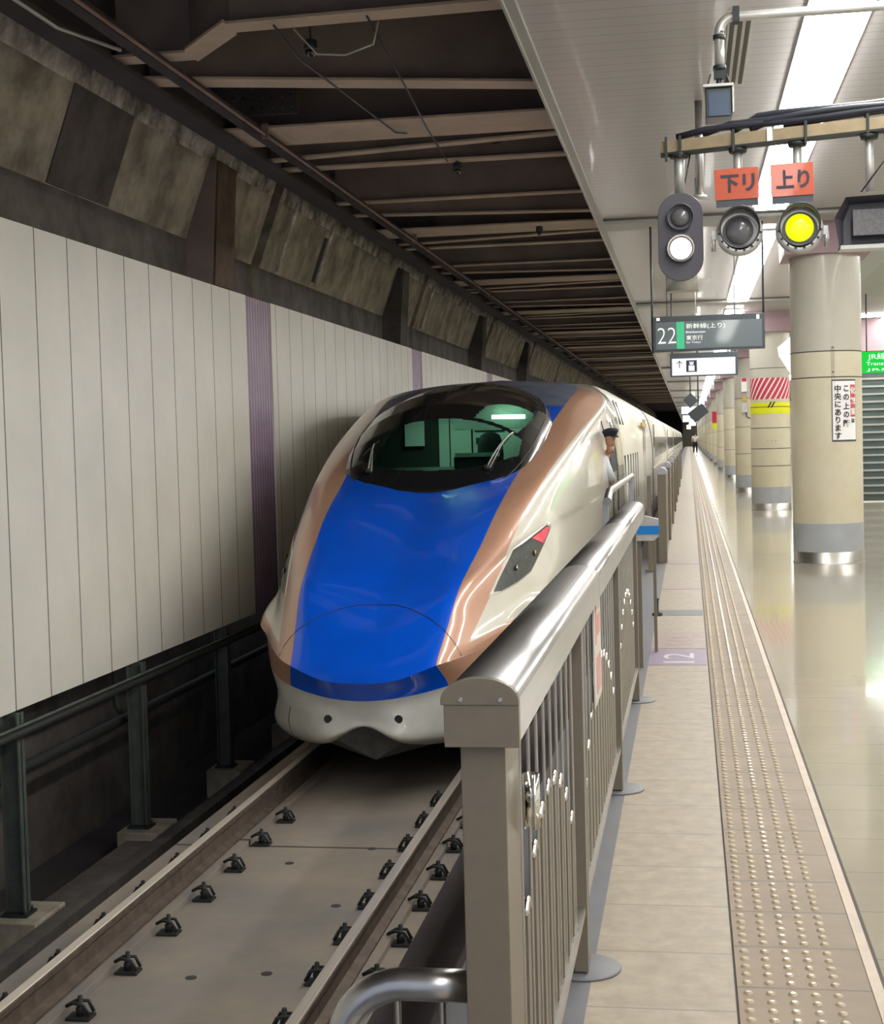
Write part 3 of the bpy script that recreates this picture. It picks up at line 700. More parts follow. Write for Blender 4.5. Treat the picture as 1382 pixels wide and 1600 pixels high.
# rim line and wipers
rim = []
for k in range(41):
    th = PI * (k / 40); yy = 16.2 - 1.55 * math.cos(th * 1.0)
for s in (-1, 1):
    pts = [cpt(Y, s * .94, .004) for Y in [14.62, 14.75, 14.9, 15.1, 15.3, 15.6, 15.9, 16.2, 16.5, 16.8, 17.1, 17.4, 17.8, 18.2, 18.6, 18.9]]
    seam(pts, .007, 'rim_seal')
def wiper(x0, Y0_, x1, Y1_):
    w_ = []
    for k in range(9):
        t_ = k / 8; Y = Y0_ + (Y1_ - Y0_) * t_; x = x0 + (x1 - x0) * t_; A = interp(Y, OUTL)
        w_.append(Vector((XC + x, Y, canopy_z(Y, A, x / A) + .02 + .03 * math.sin(PI * t_))))
    mm = MB(); mm.tube(w_, .009, 6); mm.tube([w_[0] + Vector((.035, 0, 0)), w_[5] + Vector((.01, 0, .012))], .006, 6)
    wo = mm.build('wiper', T['galv'], train)
    mm = MB(); mm.lathe([(.028, -.02), (.028, .02), (.012, .03)], 12, w_[0]); mm.build('wiper_hub', T['rubber'], wo)
    mm = MB(); mm.tube([w_[-1] + Vector((-.05, -.35, -.12)), w_[-1] + Vector((0, 0, -.006)), w_[-1] + Vector((.03, .12, .03))], .006, 6); mm.build('wiper_blade', T['rubber'], wo)
WPOS = [(.57, 14.80, .76, 15.52), (-.66, 14.80, -.70, 15.32)]
for a in WPOS: wiper(*a)
# ---- cab interior seen through the glass
m = MB(); m.add([(XC - 1.2, 17.02, .9), (XC + 1.0, 17.02, .9), (XC + .8, 17.02, 1.85), (XC - .8, 17.02, 1.85)], [(0, 1, 2, 3)]); m.build('cab_bulkhead', T['cabdark'], train, fix=False)
m = MB(); m.box(XC - .28, XC - .16, 16.98, 17.0, .95, 1.72); m.box(XC - .145, XC + .10, 16.98, 17.0, .95, 1.72); m.box(XC + .12, XC + .72, 16.98, 17.0, .95, 1.72); m.build('cab_cabinet', T['cabwall'], train)
m = MB(); m.box(XC - .68, XC - .45, 16.95, 16.97, 1.37, 1.66); m.build('cab_panel', T['white'], train)
m = MB(); m.box(XC + .16, XC + .40, 16.95, 16.98, 1.60, 1.65); m.box(XC + .14, XC + .50, 16.95, 16.98, 1.525, 1.535); m.box(XC + .16, XC + .32, 16.95, 16.98, 1.38, 1.45); m.build('cab_equipment', T['cabdark'], train)
m = MB(); m.add([(XC - .7, 14.9, .98), (XC + .7, 14.9, .98), (XC + .85, 15.75, 1.14), (XC - .85, 15.75, 1.14), (XC - 1.0, 17, .95), (XC + 1.0, 17, .95)], [(0, 1, 2, 3), (3, 2, 5, 4)]); m.build('dashboard', T['cabdark'], train, fix=False)
m = MB(); m.box(XC + .12, XC + .60, 15.62, 15.66, 1.24, 1.285); m.build('console_trim', T['cabwall'], train)
m = MB(); m.box(XC + .10, XC + .60, 15.66, 15.9, 1.0, 1.24); m.build('console', T['cabdark'], train)
st = MB(); st.box(XC + .2, XC + .6, 16.1, 16.5, 1.0, 1.12); st.build('seat_cushion', T['seat'], train, bevel=.03)
m = MB(); m.lathe([(.02, 0), (.13, .01), (.15, .15), (.14, .28), (.11, .37), (.05, .405), (.001, .41)], 20, (XC + .40, 0, 1.1)); m.v = [(x, 16.4 + y * .35, z) for x, y, z in m.v]; m.build('seat_back', T['seat'], train)
m = MB(); m.box(XC - .3, XC + .1, 16.1, 16.5, 1.80, 1.815); m.build('cab_fill_glow', T['cablamp'], train)  # added lamp, hidden behind the black surround, to light the cab interior
m = MB(); m.tube([(XC + .38, 16.75, 1.68), (XC + .76, 16.75, 1.675)], .024, 12); m.build('cab_tube_lamp', T['cablamp'], train)
m = MB(); m.add([(XC - .1, 16.97, 1.55), (XC + .95, 16.97, 1.55), (XC + .8, 16.85, 1.83), (XC - .1, 16.85, 1.88)], [(0, 1, 2, 3)]); m.build('cab_lining', T['cabwall'], train, fix=False)
# ---- headlights: lens outline in (Y, z) on the side of the nose
HL = [(12.46, .11), (12.60, .185), (12.75, .26), (13.08, .42), (13.53, .50), (14.07, .585), (14.13, .575), (14.12, .54), (13.84, .43), (13.27, .22), (12.93, .155), (12.58, .105)]
HR = [(13.56, .492), (13.80, .53), (14.04, .568), (14.10, .565), (14.09, .54), (13.95, .485), (13.80, .43)]
def ring_on(poly, s, f, off):
    cx = sum(p[0] for p in poly) / len(poly); cz = sum(p[1] for p in poly) / len(poly); out = []
    for i in range(len(poly)):
        for k in range(4):
            p = poly[i]; q = poly[(i + 1) % len(poly)]; t_ = k / 4
            Y = cx + (p[0] + (q[0] - p[0]) * t_ - cx) * f; Z = cz + (p[1] + (q[1] - p[1]) * t_ - cz) * f
            c = side(Y, Z, s); out.append(Vector((c.x + s * off * .8, c.y - off * .5, c.z + off * .2)))
    return out
def lens(name, poly, s, m_, parent, off):
    rings = [ring_on(poly, s, f, off) for f in (1.0, .75, .5, .25, .02)]; mm = MB(); n = len(rings[0])
    for a, b in zip(rings, rings[1:]):
        for i in range(n): j = (i + 1) % n; mm.add([a[i], a[j], b[j], b[i]], [(0, 1, 2, 3) if s > 0 else (3, 2, 1, 0)], 0, True)
    return mm.build(name, m_, parent, fix=False)
for s_ in (1, -1):
    h = lens('headlight', HL, s_, T['lampdark'], train, .008); h['label'] = 'dark diamond-shaped headlight lens'
    t2 = lens('tail_lamp', HR, s_, T['tail'], h, .013); t2['label'] = 'red tail lamp at the upper end of the headlight'
    mm = MB(); r0 = ring_on(HL, s_, 1.10, .002); r1 = ring_on(HL, s_, 1.0, .009); n = len(r0)
    for i in range(n): j = (i + 1) % n; mm.add([r0[i], r0[j], r1[j], r1[i]], [(0, 1, 2, 3)], 0, True)
    mm.build('headlight_rim', T['ivory'], h)
    for k, (Y, Z) in enumerate([(13.0, .27), (13.5, .36)]):
        q = side(Y, Z, s_); mm = MB(); mm.lathe([(.028, .0), (.026, .006), (.001, .012)], 12, (0, 0, 0), axis='x'); mm.v = [(q.x + s_ * (a + .010), q.y + b * 2, q.z + c) for a, b, c in mm.v]
        mm.build('amber_reflector' if k else 'projector', T['amber'] if k else T['chrome'], h)
# ---- body of the cars behind the nose
def section(k):
    """half section, t in 0..1 blends nose end into the full profile"""
    s0 = [(r[-1][1], r[-1][2]) for r in low] + [(lip[-1][1], lip[-1][2])] + [(r[-1][1], r[-1][2]) for r in up]
    full = [(1.5, -1.0), (1.56, -.9), (1.64, -.65), (1.68, -.2), (1.69, -.05), (1.69, .02), (1.69, .1), (1.69, .22), (1.69, .5), (1.69, .8), (1.685, 1.12), (1.65, 1.48), (1.56, 1.86), (1.36, 2.13), (.95, 2.30), (0, 2.38)]
    return [(a[0] + (b[0] - a[0]) * k, a[1] + (b[1] - a[1]) * k) for a, b in zip(s0, full)]
def car(y0, y1, blend, parent, ends=True):
    mb = MB(); ys = [(y0, 0.0), (y0 + 1.2, .35), (y0 + 2.4, .75), (y0 + 3.8, 1.0), (y1, 1.0)] if blend else [(y0, 1.0), (y1, 1.0)]
    secs = [(y, densify([(p[0], p[1], 0) for p in section(k)], 3)) for y, k in ys]
    for (ya, A), (yb, B) in zip(secs, secs[1:]):
        for s in (1, -1):
            for i in range(len(A) - 1):
                z = (A[i][1] + A[i + 1][1]) / 2
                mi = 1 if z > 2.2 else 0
                if .60 < z < .74 and ya > 20: mi = 0
                q = [(XC + s * A[i][0], ya, A[i][1]), (XC + s * A[i + 1][0], ya, A[i + 1][1]), (XC + s * B[i + 1][0], yb, B[i + 1][1]), (XC + s * B[i][0], yb, B[i][1])]
                mb.add(q, [(0, 1, 2, 3) if s > 0 else (3, 2, 1, 0)], mi, True)
    if ends:
        for y, S_ in (secs[0], secs[-1]):
            mb.add([(XC + p[0], y, p[1]) for p in S_] + [(XC - p[0], y, p[1]) for p in S_[::-1]], [tuple(range(2 * len(S_)))], 2)
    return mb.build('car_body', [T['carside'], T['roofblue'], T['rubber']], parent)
car(21, 37.2, True, train, True)
X_ = XC + 1.69
cy = 37.9; ci = 0
cars = [(37.9, 62.4), (63.0, 87.4), (88, 112.4), (113, 137.4), (138, 162.4), (163, 187.4), (188, 215)]
for (a, b) in cars:
    cb = car(a, b, False, train)
    m = MB()
    for k in range(12):
        yw = a + 2.3 + k * 1.78
        if yw + 1.3 < b - 1: m.box(X_ - .01, X_ + .004, yw, yw + 1.25, .86, 1.42)
    m.build('side_window', T['winglass'], cb)
    m = MB(); m.box(X_ - .01, X_ + .003, a + .8, a + .83, -.2, 1.75); m.box(X_ - .01, X_ + .003, a + 1.6, a + 1.63, -.2, 1.75); m.build('door_seam', T['rubber'], cb)
    m = MB(); m.box(X_ - .01, X_ + .004, a + .1, b - .1, .60, .66); m.build('side_stripe', T['copper'], cb)
m = MB(); m.box(XC - 1.35, XC + 1.35, 37.2, 37.9, -.9, 2.1); m.build('gangway', T['rubber'], train)
# cab door opening, louvres, passenger door on the first car
yd = 17.1
# (placed on the flank of the nose)
for (ya, za, zb) in [(18.25, -.2, 1.62), (19.25, -.2, 1.62)]:
    seam([side(ya, za + (zb - za) * k / 10) + Vector((.002, 0, 0)) for k in range(11)], .011, 'door_seam')
m = MB(); pts = []
for k in range(8):
    z = .98 + (1.52 - .98) * k / 7
    a = side(18.3, z); b = side(19.15, z); pts.append((a + Vector((.004, 0, 0)), b + Vector((.004, 0, 0))))
for (a, b), (c, d) in zip(pts, pts[1:]): m.add([a, b, d, c], [(0, 1, 2, 3)], 0, True)
cw = m.build('cab_side_window', T['cabdark'], train, fix=False); cw['label'] = 'open cab side window'
def louvres(y0, y1, n, z0, z1, name='louvre'):
    for k in range(n):
        m = MB(); y = y0 + (y1 - y0) * k / (n - 1)
        q = side(y, (z0 + z1) / 2) if y < 21 else Vector((X_ , y, 0))
        m.box(q.x - .02, q.x + .004, y, y + .12, z0, z1); m.build(name, T['rubber'], train)
louvres(21.3, 26.5, 6, .35, 1.15)
for k in range(5):
    m = MB(); y = 18.9 + k * .85
    p0 = side(y, 1.60) if y < 21 else Vector((XC + 1.63, y, 1.6)); p1 = side(y, 1.95) if y < 21 else Vector((XC + 1.52, y, 1.95))
    m.tube([p0, p1], .012, 6); m.build('vent_slot', T['plow'], train)
m = MB(); m.box(X_ - .01, X_ + .003, 30.2, 30.26, -.2, 1.78); m.box(X_ - .01, X_ + .003, 31.2, 31.24, -.2, 1.78); m.build('passenger_door_seam', T['rubber'], train)
m = MB(); m.box(X_ - .02, X_ + .006, 29.2, 32.0, 1.62, 1.70); m.build('door_lamp', T['amber'], train)

# ================================================================ PEOPLE
def skin_body(name, verts, edges, radii, root, m_, parent, sub=2):
    me = bpy.data.meshes.new(name); me.from_pydata(verts, edges, []); me.materials.append(m_)
    o = bpy.data.objects.new(name, me); COL.objects.link(o)
    if parent is not None: o.parent = parent
    o.modifiers.new('skin', 'SKIN'); me.skin_vertices  # layer is made with the modifier
    lay = me.skin_vertices[0] if len(me.skin_vertices) else None
    if lay is None:
        bmx = bmesh.new(); bmx.from_mesh(me); bmx.verts.layers.skin.verify(); bmx.to_mesh(me); bmx.free(); lay = me.skin_vertices[0]
    for i, r in enumerate(radii):
        lay.data[i].radius = (r, r) if not isinstance(r, tuple) else r
    lay.data[root].use_root = True
    s = o.modifiers.new('sub', 'SUBSURF'); s.levels = sub; s.render_levels = sub
    for p in me.polygons: p.use_smooth = True
    return o
# far walker on the platform, seen from behind
pw = thing('person', (.50, 122.0, 0), 'person in a white shirt and dark trousers standing far down the platform', 'person')
V_ = [(0, 0, .95), (0, 0, 1.15), (0, 0, 1.38), (0, 0, 1.50), (0, -.01, 1.62), (0, 0, 1.72),
      (-.2, 0, 1.40), (-.26, .02, 1.15), (-.24, -.1, .93), (.2, 0, 1.40), (.27, .02, 1.15), (.26, -.06, .90),
      (-.1, 0, .90), (-.12, -.05, .50), (-.13, .0, .09), (-.13, -.14, .04), (.1, 0, .90), (.11, .08, .50), (.12, .12, .09), (.12, -.02, .04)]
E_ = [(0, 1), (1, 2), (2, 3), (3, 4), (4, 5), (2, 6), (6, 7), (7, 8), (2, 9), (9, 10), (10, 11), (0, 12), (12, 13), (13, 14), (14, 15), (0, 16), (16, 17), (17, 18), (18, 19)]
skin_body('body', V_, E_, [.13, .12, .13, .06, .10, .07, .06, .045, .035, .06, .045, .035, .09, .06, .045, .035, .09, .06, .045, .035], 0, T['skin'], pw)
skin_body('shirt', [V_[i] for i in (0, 1, 2, 6, 7, 9, 10)], [(0, 1), (1, 2), (2, 3), (3, 4), (2, 5), (5, 6)], [.155, .15, .16, .085, .065, .085, .065], 0, T['shirt'], pw)
skin_body('trousers', [V_[i] for i in (0, 12, 13, 14, 16, 17, 18)], [(0, 1), (1, 2), (2, 3), (0, 4), (4, 5), (5, 6)], [.15, .11, .08, .065, .11, .08, .065], 0, T['navy'], pw)
mm = MB(); mm.lathe([(.11, -.05), (.115, 0), (.09, .07), (.04, .105), (.001, .11)], 16, (0, .015, 1.66)); h_ = mm.build('hair', T['hair'], None); h_.parent = pw; h_.location = (0, 0, 0)
# driver leaning out of the cab side window
DX, DY = -.93, 18.0
dr = thing('person', (DX, DY, .6), 'train driver in a dark peaked cap leaning out of the cab window', 'person')
def head(parent, c, s=1.0, yaw=0.0):
    """head with face, ears and nose; looks towards local +x"""
    n = 20; prof = [(.012, -.115), (.045, -.11), (.060, -.085), (.068, -.05), (.073, -.01), (.076, .03), (.074, .065), (.062, .095), (.038, .115), (.004, .122)]
    mb = MB(); vs = []
    for r, h in prof:
        for k in range(n):
            a = 2 * PI * k / n; x = r * 1.18 * math.cos(a); y = r * math.sin(a)
            if h < -.04 and x > 0: x *= 1.05
            if abs(y) < .02 and x > 0:
                if -.045 < h < .0: x += .012
            if x > 0 and .012 < abs(y) < .045 and .02 < h < .05: x -= .008
            vs.append((x, y, h))
    fs = [(i * n + k, i * n + (k + 1) % n, (i + 1) * n + (k + 1) % n, (i + 1) * n + k) for i in range(len(prof) - 1) for k in range(n)]
    mb.add(vs, fs, 0, True)
    mb.tube([(.07, 0, .035), (.094, 0, -.005), (.104, 0, -.022), (.084, 0, -.032)], [.008, .011, .014, .009], 8)
    for q in (-1, 1): mb.lathe([(.006, -.01), (.024, 0), (.020, .008), (.004, .01)], 10, (-.004, q * .077, .0), axis='y')
    mb.tube([(0, 0, -.09), (-.02, 0, -.20)], [.052, .058], 12)
    R3 = Matrix.Rotation(yaw, 3, 'Z'); mb.v = [tuple(R3 @ Vector(p) * s + Vector(c)) for p in mb.v]
    return mb
yaw = -.9
hc = Vector((DX - .01, DY - .02, 1.40))
hb = head(dr, hc, .86, yaw)
# neck, shoulder and forearm join the head in one body mesh
hb.tube([hc + Vector((-.05, .03, -.15)), hc + Vector((-.13, .05, -.30)), hc + Vector((-.20, .05, -.45))], [.05, .10, .13], 14)
hb.tube([hc + Vector((-.10, -.08, -.27)), hc + Vector((-.02, -.14, -.42)), hc + Vector((.03, -.10, -.55)), hc + Vector((.035, -.02, -.60))], [.06, .048, .04, .03], 12)
for k in range(4):
    hb.tube([hc + Vector((.035 + .008 * k - .012, -.02, -.605)), hc + Vector((.04 + .008 * k - .012, .035, -.625)), hc + Vector((.03 + .008 * k - .012, .06 - .004 * k, -.655))], [.009, .009, .007], 7)
hb.tube([hc + Vector((.02, -.03, -.60)), hc + Vector((.0, .02, -.62))], [.011, .008], 7)
hb.build('body', T['skin'], dr)
mb = MB(); mb.tube([hc + Vector((-.09, .04, -.19)), hc + Vector((-.15, .05, -.31)), hc + Vector((-.22, .05, -.46))], [.075, .12, .16], 16)
mb.tube([hc + Vector((-.10, -.06, -.25)), hc + Vector((-.03, -.14, -.41)), hc + Vector((.022, -.115, -.51))], [.075, .062, .052], 12); mb.build('shirt', T['shirt'], dr)
mb = MB(); mb.tube([hc + Vector((.033, -.06, -.575)), hc + Vector((.034, -.04, -.592))], .045, 12); mb.build('wristwatch', T['rubber'], dr)
mb = MB(); prof = [(.082, .02), (.086, .05), (.102, .075), (.105, .095), (.085, .118), (.04, .126), (.001, .128)]
mb.lathe(prof, 24, (0, 0, 0)); mb.v = [(x * 1.12, y, z + .012 * (x > 0)) for x, y, z in mb.v]
mb.add([(.08, -.06, .028), (.15, -.03, .012), (.155, 0, .010), (.15, .03, .012), (.08, .06, .028), (.08, -.06, .036), (.15, -.03, .02), (.155, 0, .018), (.15, .03, .02), (.08, .06, .036)],
       [(4, 3, 2, 1, 0), (5, 6, 7, 8, 9), (0, 1, 6, 5), (1, 2, 7, 6), (2, 3, 8, 7), (3, 4, 9, 8)])
R3 = Matrix.Rotation(yaw, 3, 'Z'); mb.v = [tuple(R3 @ Vector(p) * .92 + hc) for p in mb.v]
mb.build('cap', T['navy'], dr)

# ================================================================ FENCE
FX = -.3005
fe = thing('platform_fence', (FX, 2.06, 0), 'beige and steel barrier fence with a broad rounded steel handrail, running along the platform edge', 'fence')
def arc_profile(n=16):
    pts = [(.0545, .962), (.0545, 1.024)]
    for k in range(n + 1):
        a = math.acos(1 - 2 * k / n) if False else PI * k / n
        pts.append((.0545 * math.cos(a), 1.024 + .030 * math.sin(a)))
    pts += [(-.0545, 1.024), (-.0545, .962)]
    return pts
# lengths of handrail with joints between
for (a, b) in [(2.068, 3.96), (3.965, 5.93), (5.935, 7.95)]:
    m = MB(); pr = [(.0545, .962), (.0545, 1.02)] + [(.0545 * math.cos(PI * k / 18), 1.024 + .030 * math.sin(PI * k / 18)) for k in range(19)] + [(-.0545, 1.02), (-.0545, .962)]
    vs = []; n = len(pr)
    for y in (a, b): vs += [(FX + p[0], y, p[1]) for p in pr]
    for i in range(n - 1): m.add([vs[i], vs[i + 1], vs[n + i + 1], vs[n + i]], [(0, 1, 2, 3)], 0, 2 <= i <= n - 4)
    m.add([vs[n - 1], vs[0], vs[n], vs[2 * n - 1]], [(0, 1, 2, 3)], 0); m.add(vs[:n], [tuple(range(n))]); m.add(vs[n:], [tuple(range(n))])
    o = m.build('handrail', T['railsteel'], fe)
m = MB(); pr = [(-.0565, 1.018), (.0565, 1.018)] + [(.0565 * math.cos(PI * k / 18), 1.024 + .033 * math.sin(PI * k / 18)) for k in range(19)]
m.prism([(FX + p[0], p[1]) for p in pr], 'y', 2.052, 2.068); m.box(FX - .052, FX + .056, 2.054, 2.072, .957, 1.02)
ec = m.build('end_cap', T['post'], fe, bevel=.001)
for dx in (-.027, .030):
    m = MB(); m.lathe([(.0035, 0), (.003, -.002)], 10, (FX + dx, 2.052, 1.026), axis='y'); m.build('screw', T['steel'], ec)
PY = [(2.075, .16, .065), (3.76, .085, .036), (5.76, .085, .036), (7.76, .085, .036)]
for i, (y, dp, wd) in enumerate(PY):
    m = MB(); m.box(FX - wd / 2, FX + wd / 2, y, y + dp, .012, .962); m.build('post', T['post'], fe, bevel=.0015)
    m = MB(); m.lathe([(.10, 0.0005), (.10, .005), (.096, .007), (.001, .007)], 40, (FX, y + .06, 0)); m.build('base_plate', T['greystrip'], fe)
    if i:
        m = MB(); m.box(FX + wd / 2 - .002, FX + wd / 2 + .0015, y + .001, y + .011, .05, .962); m.build('post_edge', T['steel'], fe)
for (a, b) in [(2.235, 3.76), (3.845, 5.76), (5.845, 7.76)]:
    m = MB(); m.box(FX - .014, FX + .014, a, b, .165, .185); m.build('bottom_rail', T['steel'], fe)
    m = MB(); m.box(FX - .012, FX + .012, a, b, .952, .963); m.build('top_channel', T['post'], fe)
    n = int(round((b - a) / .14))
    for k in range(1, n):
        y = a + (b - a) * k / n
        m = MB(); m.tube([(FX, y, .18), (FX, y, .955)], .0035, 8, caps=False); m.build('baluster', T['steel'], fe)
    mid = (a + b) / 2; span = (b - a) / 2
    for k in range(1, n - 1):           # inner bars with rounded tops that follow an arch
        y = a + (b - a) * (k + .5) / n; zt = .69 - .33 * ((y - mid) / (span * .92)) ** 2; hw = .023
        arch = [(y - hw, .187), (y - hw, zt - hw)] + [(y - hw * math.cos(PI * q / 8), zt - hw + hw * math.sin(PI * q / 8)) for q in range(1, 8)] + [(y + hw, zt - hw), (y + hw, .187)]
        m = MB(); m.prism(arch, 'x', FX - .003, FX + .003); rb = m.build('arched_bar', T['post'], fe)
        m = MB(); m.tube([(FX, p[0], p[1]) for p in arch[1:-1]], .006, 6); m.build('rim', T['chrome'], rb)
m = MB(); n = 16   # split chrome sleeve on the first post
for z0, z1 in ((.895, .935),):
    vs = []
    for z in (.80, .884):
        for r in (.011, .0135):
            for k in range(n): a = .35 + (2 * PI - 1.2) * k / (n - 1) - PI / 2; vs.append((-.248 + r * math.cos(a), 2.215 + r * math.sin(a), z))
    for k in range(n - 1):
        m.add([vs[k], vs[k + 1], vs[2 * n + k + 1], vs[2 * n + k]], [(0, 1, 2, 3)], 0, True); m.add([vs[n + k], vs[n + k + 1], vs[3 * n + k + 1], vs[3 * n + k]], [(0, 1, 2, 3)], 0, True)
        m.add([vs[k], vs[k + 1], vs[n + k + 1], vs[n + k]], [(0, 1, 2, 3)]); m.add([vs[2 * n + k], vs[2 * n + k + 1], vs[3 * n + k + 1], vs[3 * n + k]], [(0, 1, 2, 3)])
    for k in (0, n - 1): m.add([vs[k], vs[n + k], vs[3 * n + k], vs[2 * n + k]], [(0, 1, 2, 3)])
m.build('latch_sleeve', T['chrome'], fe)
# notice strip on the fence
t = thing('notice_poster', (FX + .03, 4.5, .85), 'cream notice strip with pink print fixed upright on the fence', 'poster')
m = MB(); m.box(FX + .012, FX + .016, 4.30, 4.62, .60, .948); m.build('sheet', T['poster'], t)
m = MB(); m.box(FX + .0155, FX + .0175, 4.38, 4.55, .63, .74); m.box(FX + .0155, FX + .0175, 4.36, 4.40, .78, .92); m.box(FX + .0155, FX + .0175, 4.44, 4.56, .80, .86); m.build('print', T['posterpink'], t)
# hoop handrail at the left of the first post
hz = .575
m = MB(); pts = [(-.333, 2.15, hz), (-.40, 2.15, hz)]
for k in range(9):
    a = PI / 2 * k / 8; pts.append((-.44 - .10 * math.sin(a), 2.15, hz - .10 + .10 * math.cos(a)))
pts += [(-.54, 2.15, .3), (-.54, 2.15, 0.012)]
m.tube(pts, .025, 18); hoop = m.build('hoop_rail', T['railsteel'], fe); hoop['label'] = 'bent steel tube hoop on the left of the first post'
for x in (-.452, -.383):
    m = MB(); m.tube([(x, 2.15, .0), (x, 2.15, hz)], .0055, 10, caps=False); m.build('bar', T['steel'], hoop)
# grey panel with a blue band at the far end of the fence
t = thing('gate_arm', (-.27, 8.9, .77), 'grey folding gate arm with a bright blue band at the far end of the handrail', 'gate')
m = MB(); m.prism([(-.355, .795), (-.33, .775), (-.22, .775), (-.19, .80), (-.19, .905), (-.27, .925), (-.355, .935)], 'y', 8.9, 8.95); m.build('panel', T['galv'], t)
m = MB(); m.box(-.357, -.186, 8.892, 8.90, .815, .865); m.build('blue_band', T['bluetape'], t)
m = MB(); m.box(-.325, -.298, 8.94, 8.98, .0, .80); m.build('leg', T['post'], t); m = MB(); m.box(-.245, -.225, 9.6, 9.64, 0, .78); m.build('leg', T['post'], t)
# further barrier posts and rails down the platform
for i, y in enumerate((16.5, 20.2, 24.0, 28.0, 32.0, 36.0, 42.0, 50.0)):
    t = thing('barrier_post', (-.305, y, 0), '%s beige barrier post beyond the main fence, counting from the camera' % ORD[i], 'post', 'barrier posts farther along the platform')
    m = MB(); m.box(-.355, -.262, y, y + .3, 0, 1.02); m.build('post', T['post'], t, bevel=.004)
    m = MB(); m.prism([(-.37 + .0, .985), (-.247, .985), (-.247, 1.02), (-.27, 1.05), (-.309, 1.062), (-.35, 1.05), (-.37, 1.02)], 'y', y - .01, y + .33); m.build('cap', T['railsteel'], t)
for i, (a, b) in enumerate(((16.85, 20.15), (20.55, 23.95), (24.35, 27.95), (28.35, 31.95), (32.35, 35.95), (36.35, 41.95), (42.35, 49.95))):
    t = thing('low_barrier', (-.31, a, 0), 'low beige barrier panel just beyond the %s far barrier post' % ORD[i], 'barrier', 'low barrier panels between the far posts')
    m = MB(); m.box(-.325, -.29, a, b, .74, .92); m.build('top_board', T['post'], t); m = MB(); m.box(-.32, -.295, a, b, .0, .72); m.build('lower_board', T['post'], t)
m = MB(); m.box(-.44, -.40, 15.4, 15.45, 0, 1.0); m.box(-.47, -.37, 15.36, 15.49, 0, .03); tag(m.build('slim_post', T['post'], loc=(-.42, 15.4, 0)), 'slim grey post standing just left of the first far barrier post', 'post')
m = MB(); m.lathe([(.04, 0), (.04, .02), (.012, .03), (.012, .12), (.02, .13), (.001, .14)], 12, (-.27, 11.6, 0)); tag(m.build('floor_latch', T['clip'], loc=(-.27, 11.6, 0)), 'small dark floor latch beyond the fence end', 'latch')
m = MB(); m.tube([(-.58, 10.5, .95), (-.60, 11.2, 1.0), (-.60, 15.5, 1.0)], .03, 10); m.box(-.62, -.58, 10.6, 10.64, 0, .95); m.box(-.62, -.58, 15.3, 15.34, 0, 1.0); tag(m.build('edge_handrail', T['railsteel'], loc=(-.6, 12, 0)), 'low steel handrail at the very edge beside the train door', 'handrail')
# floor stickers
for (y0, y1, m_, lab, bodyt) in [(9.05, 9.72, 'stickpurple', 'worn purple floor sticker with car number 12 beside the tactile strip', '12'), (9.76, 10.6, 'stickbrown', 'worn brown floor sticker just beyond the purple one', '10')]:
    t = thing('floor_sticker', (-.09, y0, 0), lab, 'floor sticker')
    m = MB(); m.box(-.272, .083, y0, y1, .0005, .002); m.build('sheet', T[m_], t)
    text('numeral', bodyt, .4, T['stickink'] if m_ == 'stickpurple' else T['stickbrown'], t, (-.09, (y0 + y1) / 2 - .05, .0025), rot=(0, 0, PI / 2), width=.40, height=.19, depth=.0004)
for i, (y0, y1, m_) in enumerate([(11.6, 11.95, 'greystrip'), (13.6, 13.9, 'stickbrown'), (16.3, 16.8, 'stickbrown')]):
    m = MB(); m.box(-.27, .083, y0, y1, .0005, .002); tag(m.build('floor_sticker', T[m_], loc=(-.1, y0, 0)), ['plain grey floor strip across the walkway tiles', 'faded brown floor strip, nearer of two plain ones', 'faded brown floor strip, farther of two plain ones'][i], 'floor sticker')

# ================================================================ PILLARS
def pillar(x, y, r, label, i):
    t = thing('platform_pillar', (x, y, 0), label, 'pillar', 'round cream pillars along the platform')
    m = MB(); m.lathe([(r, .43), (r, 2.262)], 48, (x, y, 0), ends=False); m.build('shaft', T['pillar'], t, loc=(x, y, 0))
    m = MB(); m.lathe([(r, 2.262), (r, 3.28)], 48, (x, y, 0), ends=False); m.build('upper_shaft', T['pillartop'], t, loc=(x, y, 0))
    m = MB(); m.lathe([(r + .0015, .125), (r + .0015, .43)], 48, (x, y, 0), ends=False); m.build('grey_band', T['greyband'], t, loc=(x, y, 0))
    m = MB(); m.lathe([(r + .012, 0), (r + .012, .008), (r + .004, .012), (r + .004, .125), (r, .126)], 48, (x, y, 0), ends=False); m.build('steel_base', T['steel'], t, loc=(x, y, 0))
    m = MB()
    for z in ((2.26, 1.985) if i == 0 else (2.62, 1.52, 1.14, .82) if i == 1 else (2.3, 1.6, .95)):
        m.lathe([(r - .004, z - .006), (r + .0025, z - .006), (r + .0025, z + .006), (r - .004, z + .006)], 48, (x, y, 0), ends=False)
    m.build('joint_ring', T['groove'], t, loc=(x, y, 0))
    m = MB(); m.box(x - .45, x + .45, y - .45, y + .45, 3.28, 3.655); m.build('capital', T['mauve'], t, bevel=.005)
    return t
PP = [(1.475, 16.43, .372), (1.50, 28.1, .36), (1.48, 36.95, .36), (1.49, 49.1, .36), (1.49, 61.2, .36)] + [(1.49, 73.2 + 12 * k, .36) for k in range(12)]
pls = []
for i, (x, y, r) in enumerate(PP):
    lab = {0: 'nearest thick cream pillar with a vertical Japanese notice', 1: 'second cream pillar with red-white stripes and a yellow band', 2: 'third cream pillar with small wall boxes on it'}.get(i, '%s cream pillar from the camera, far down the row' % ORD[i])
    pls.append(pillar(x, y, r, lab, i))
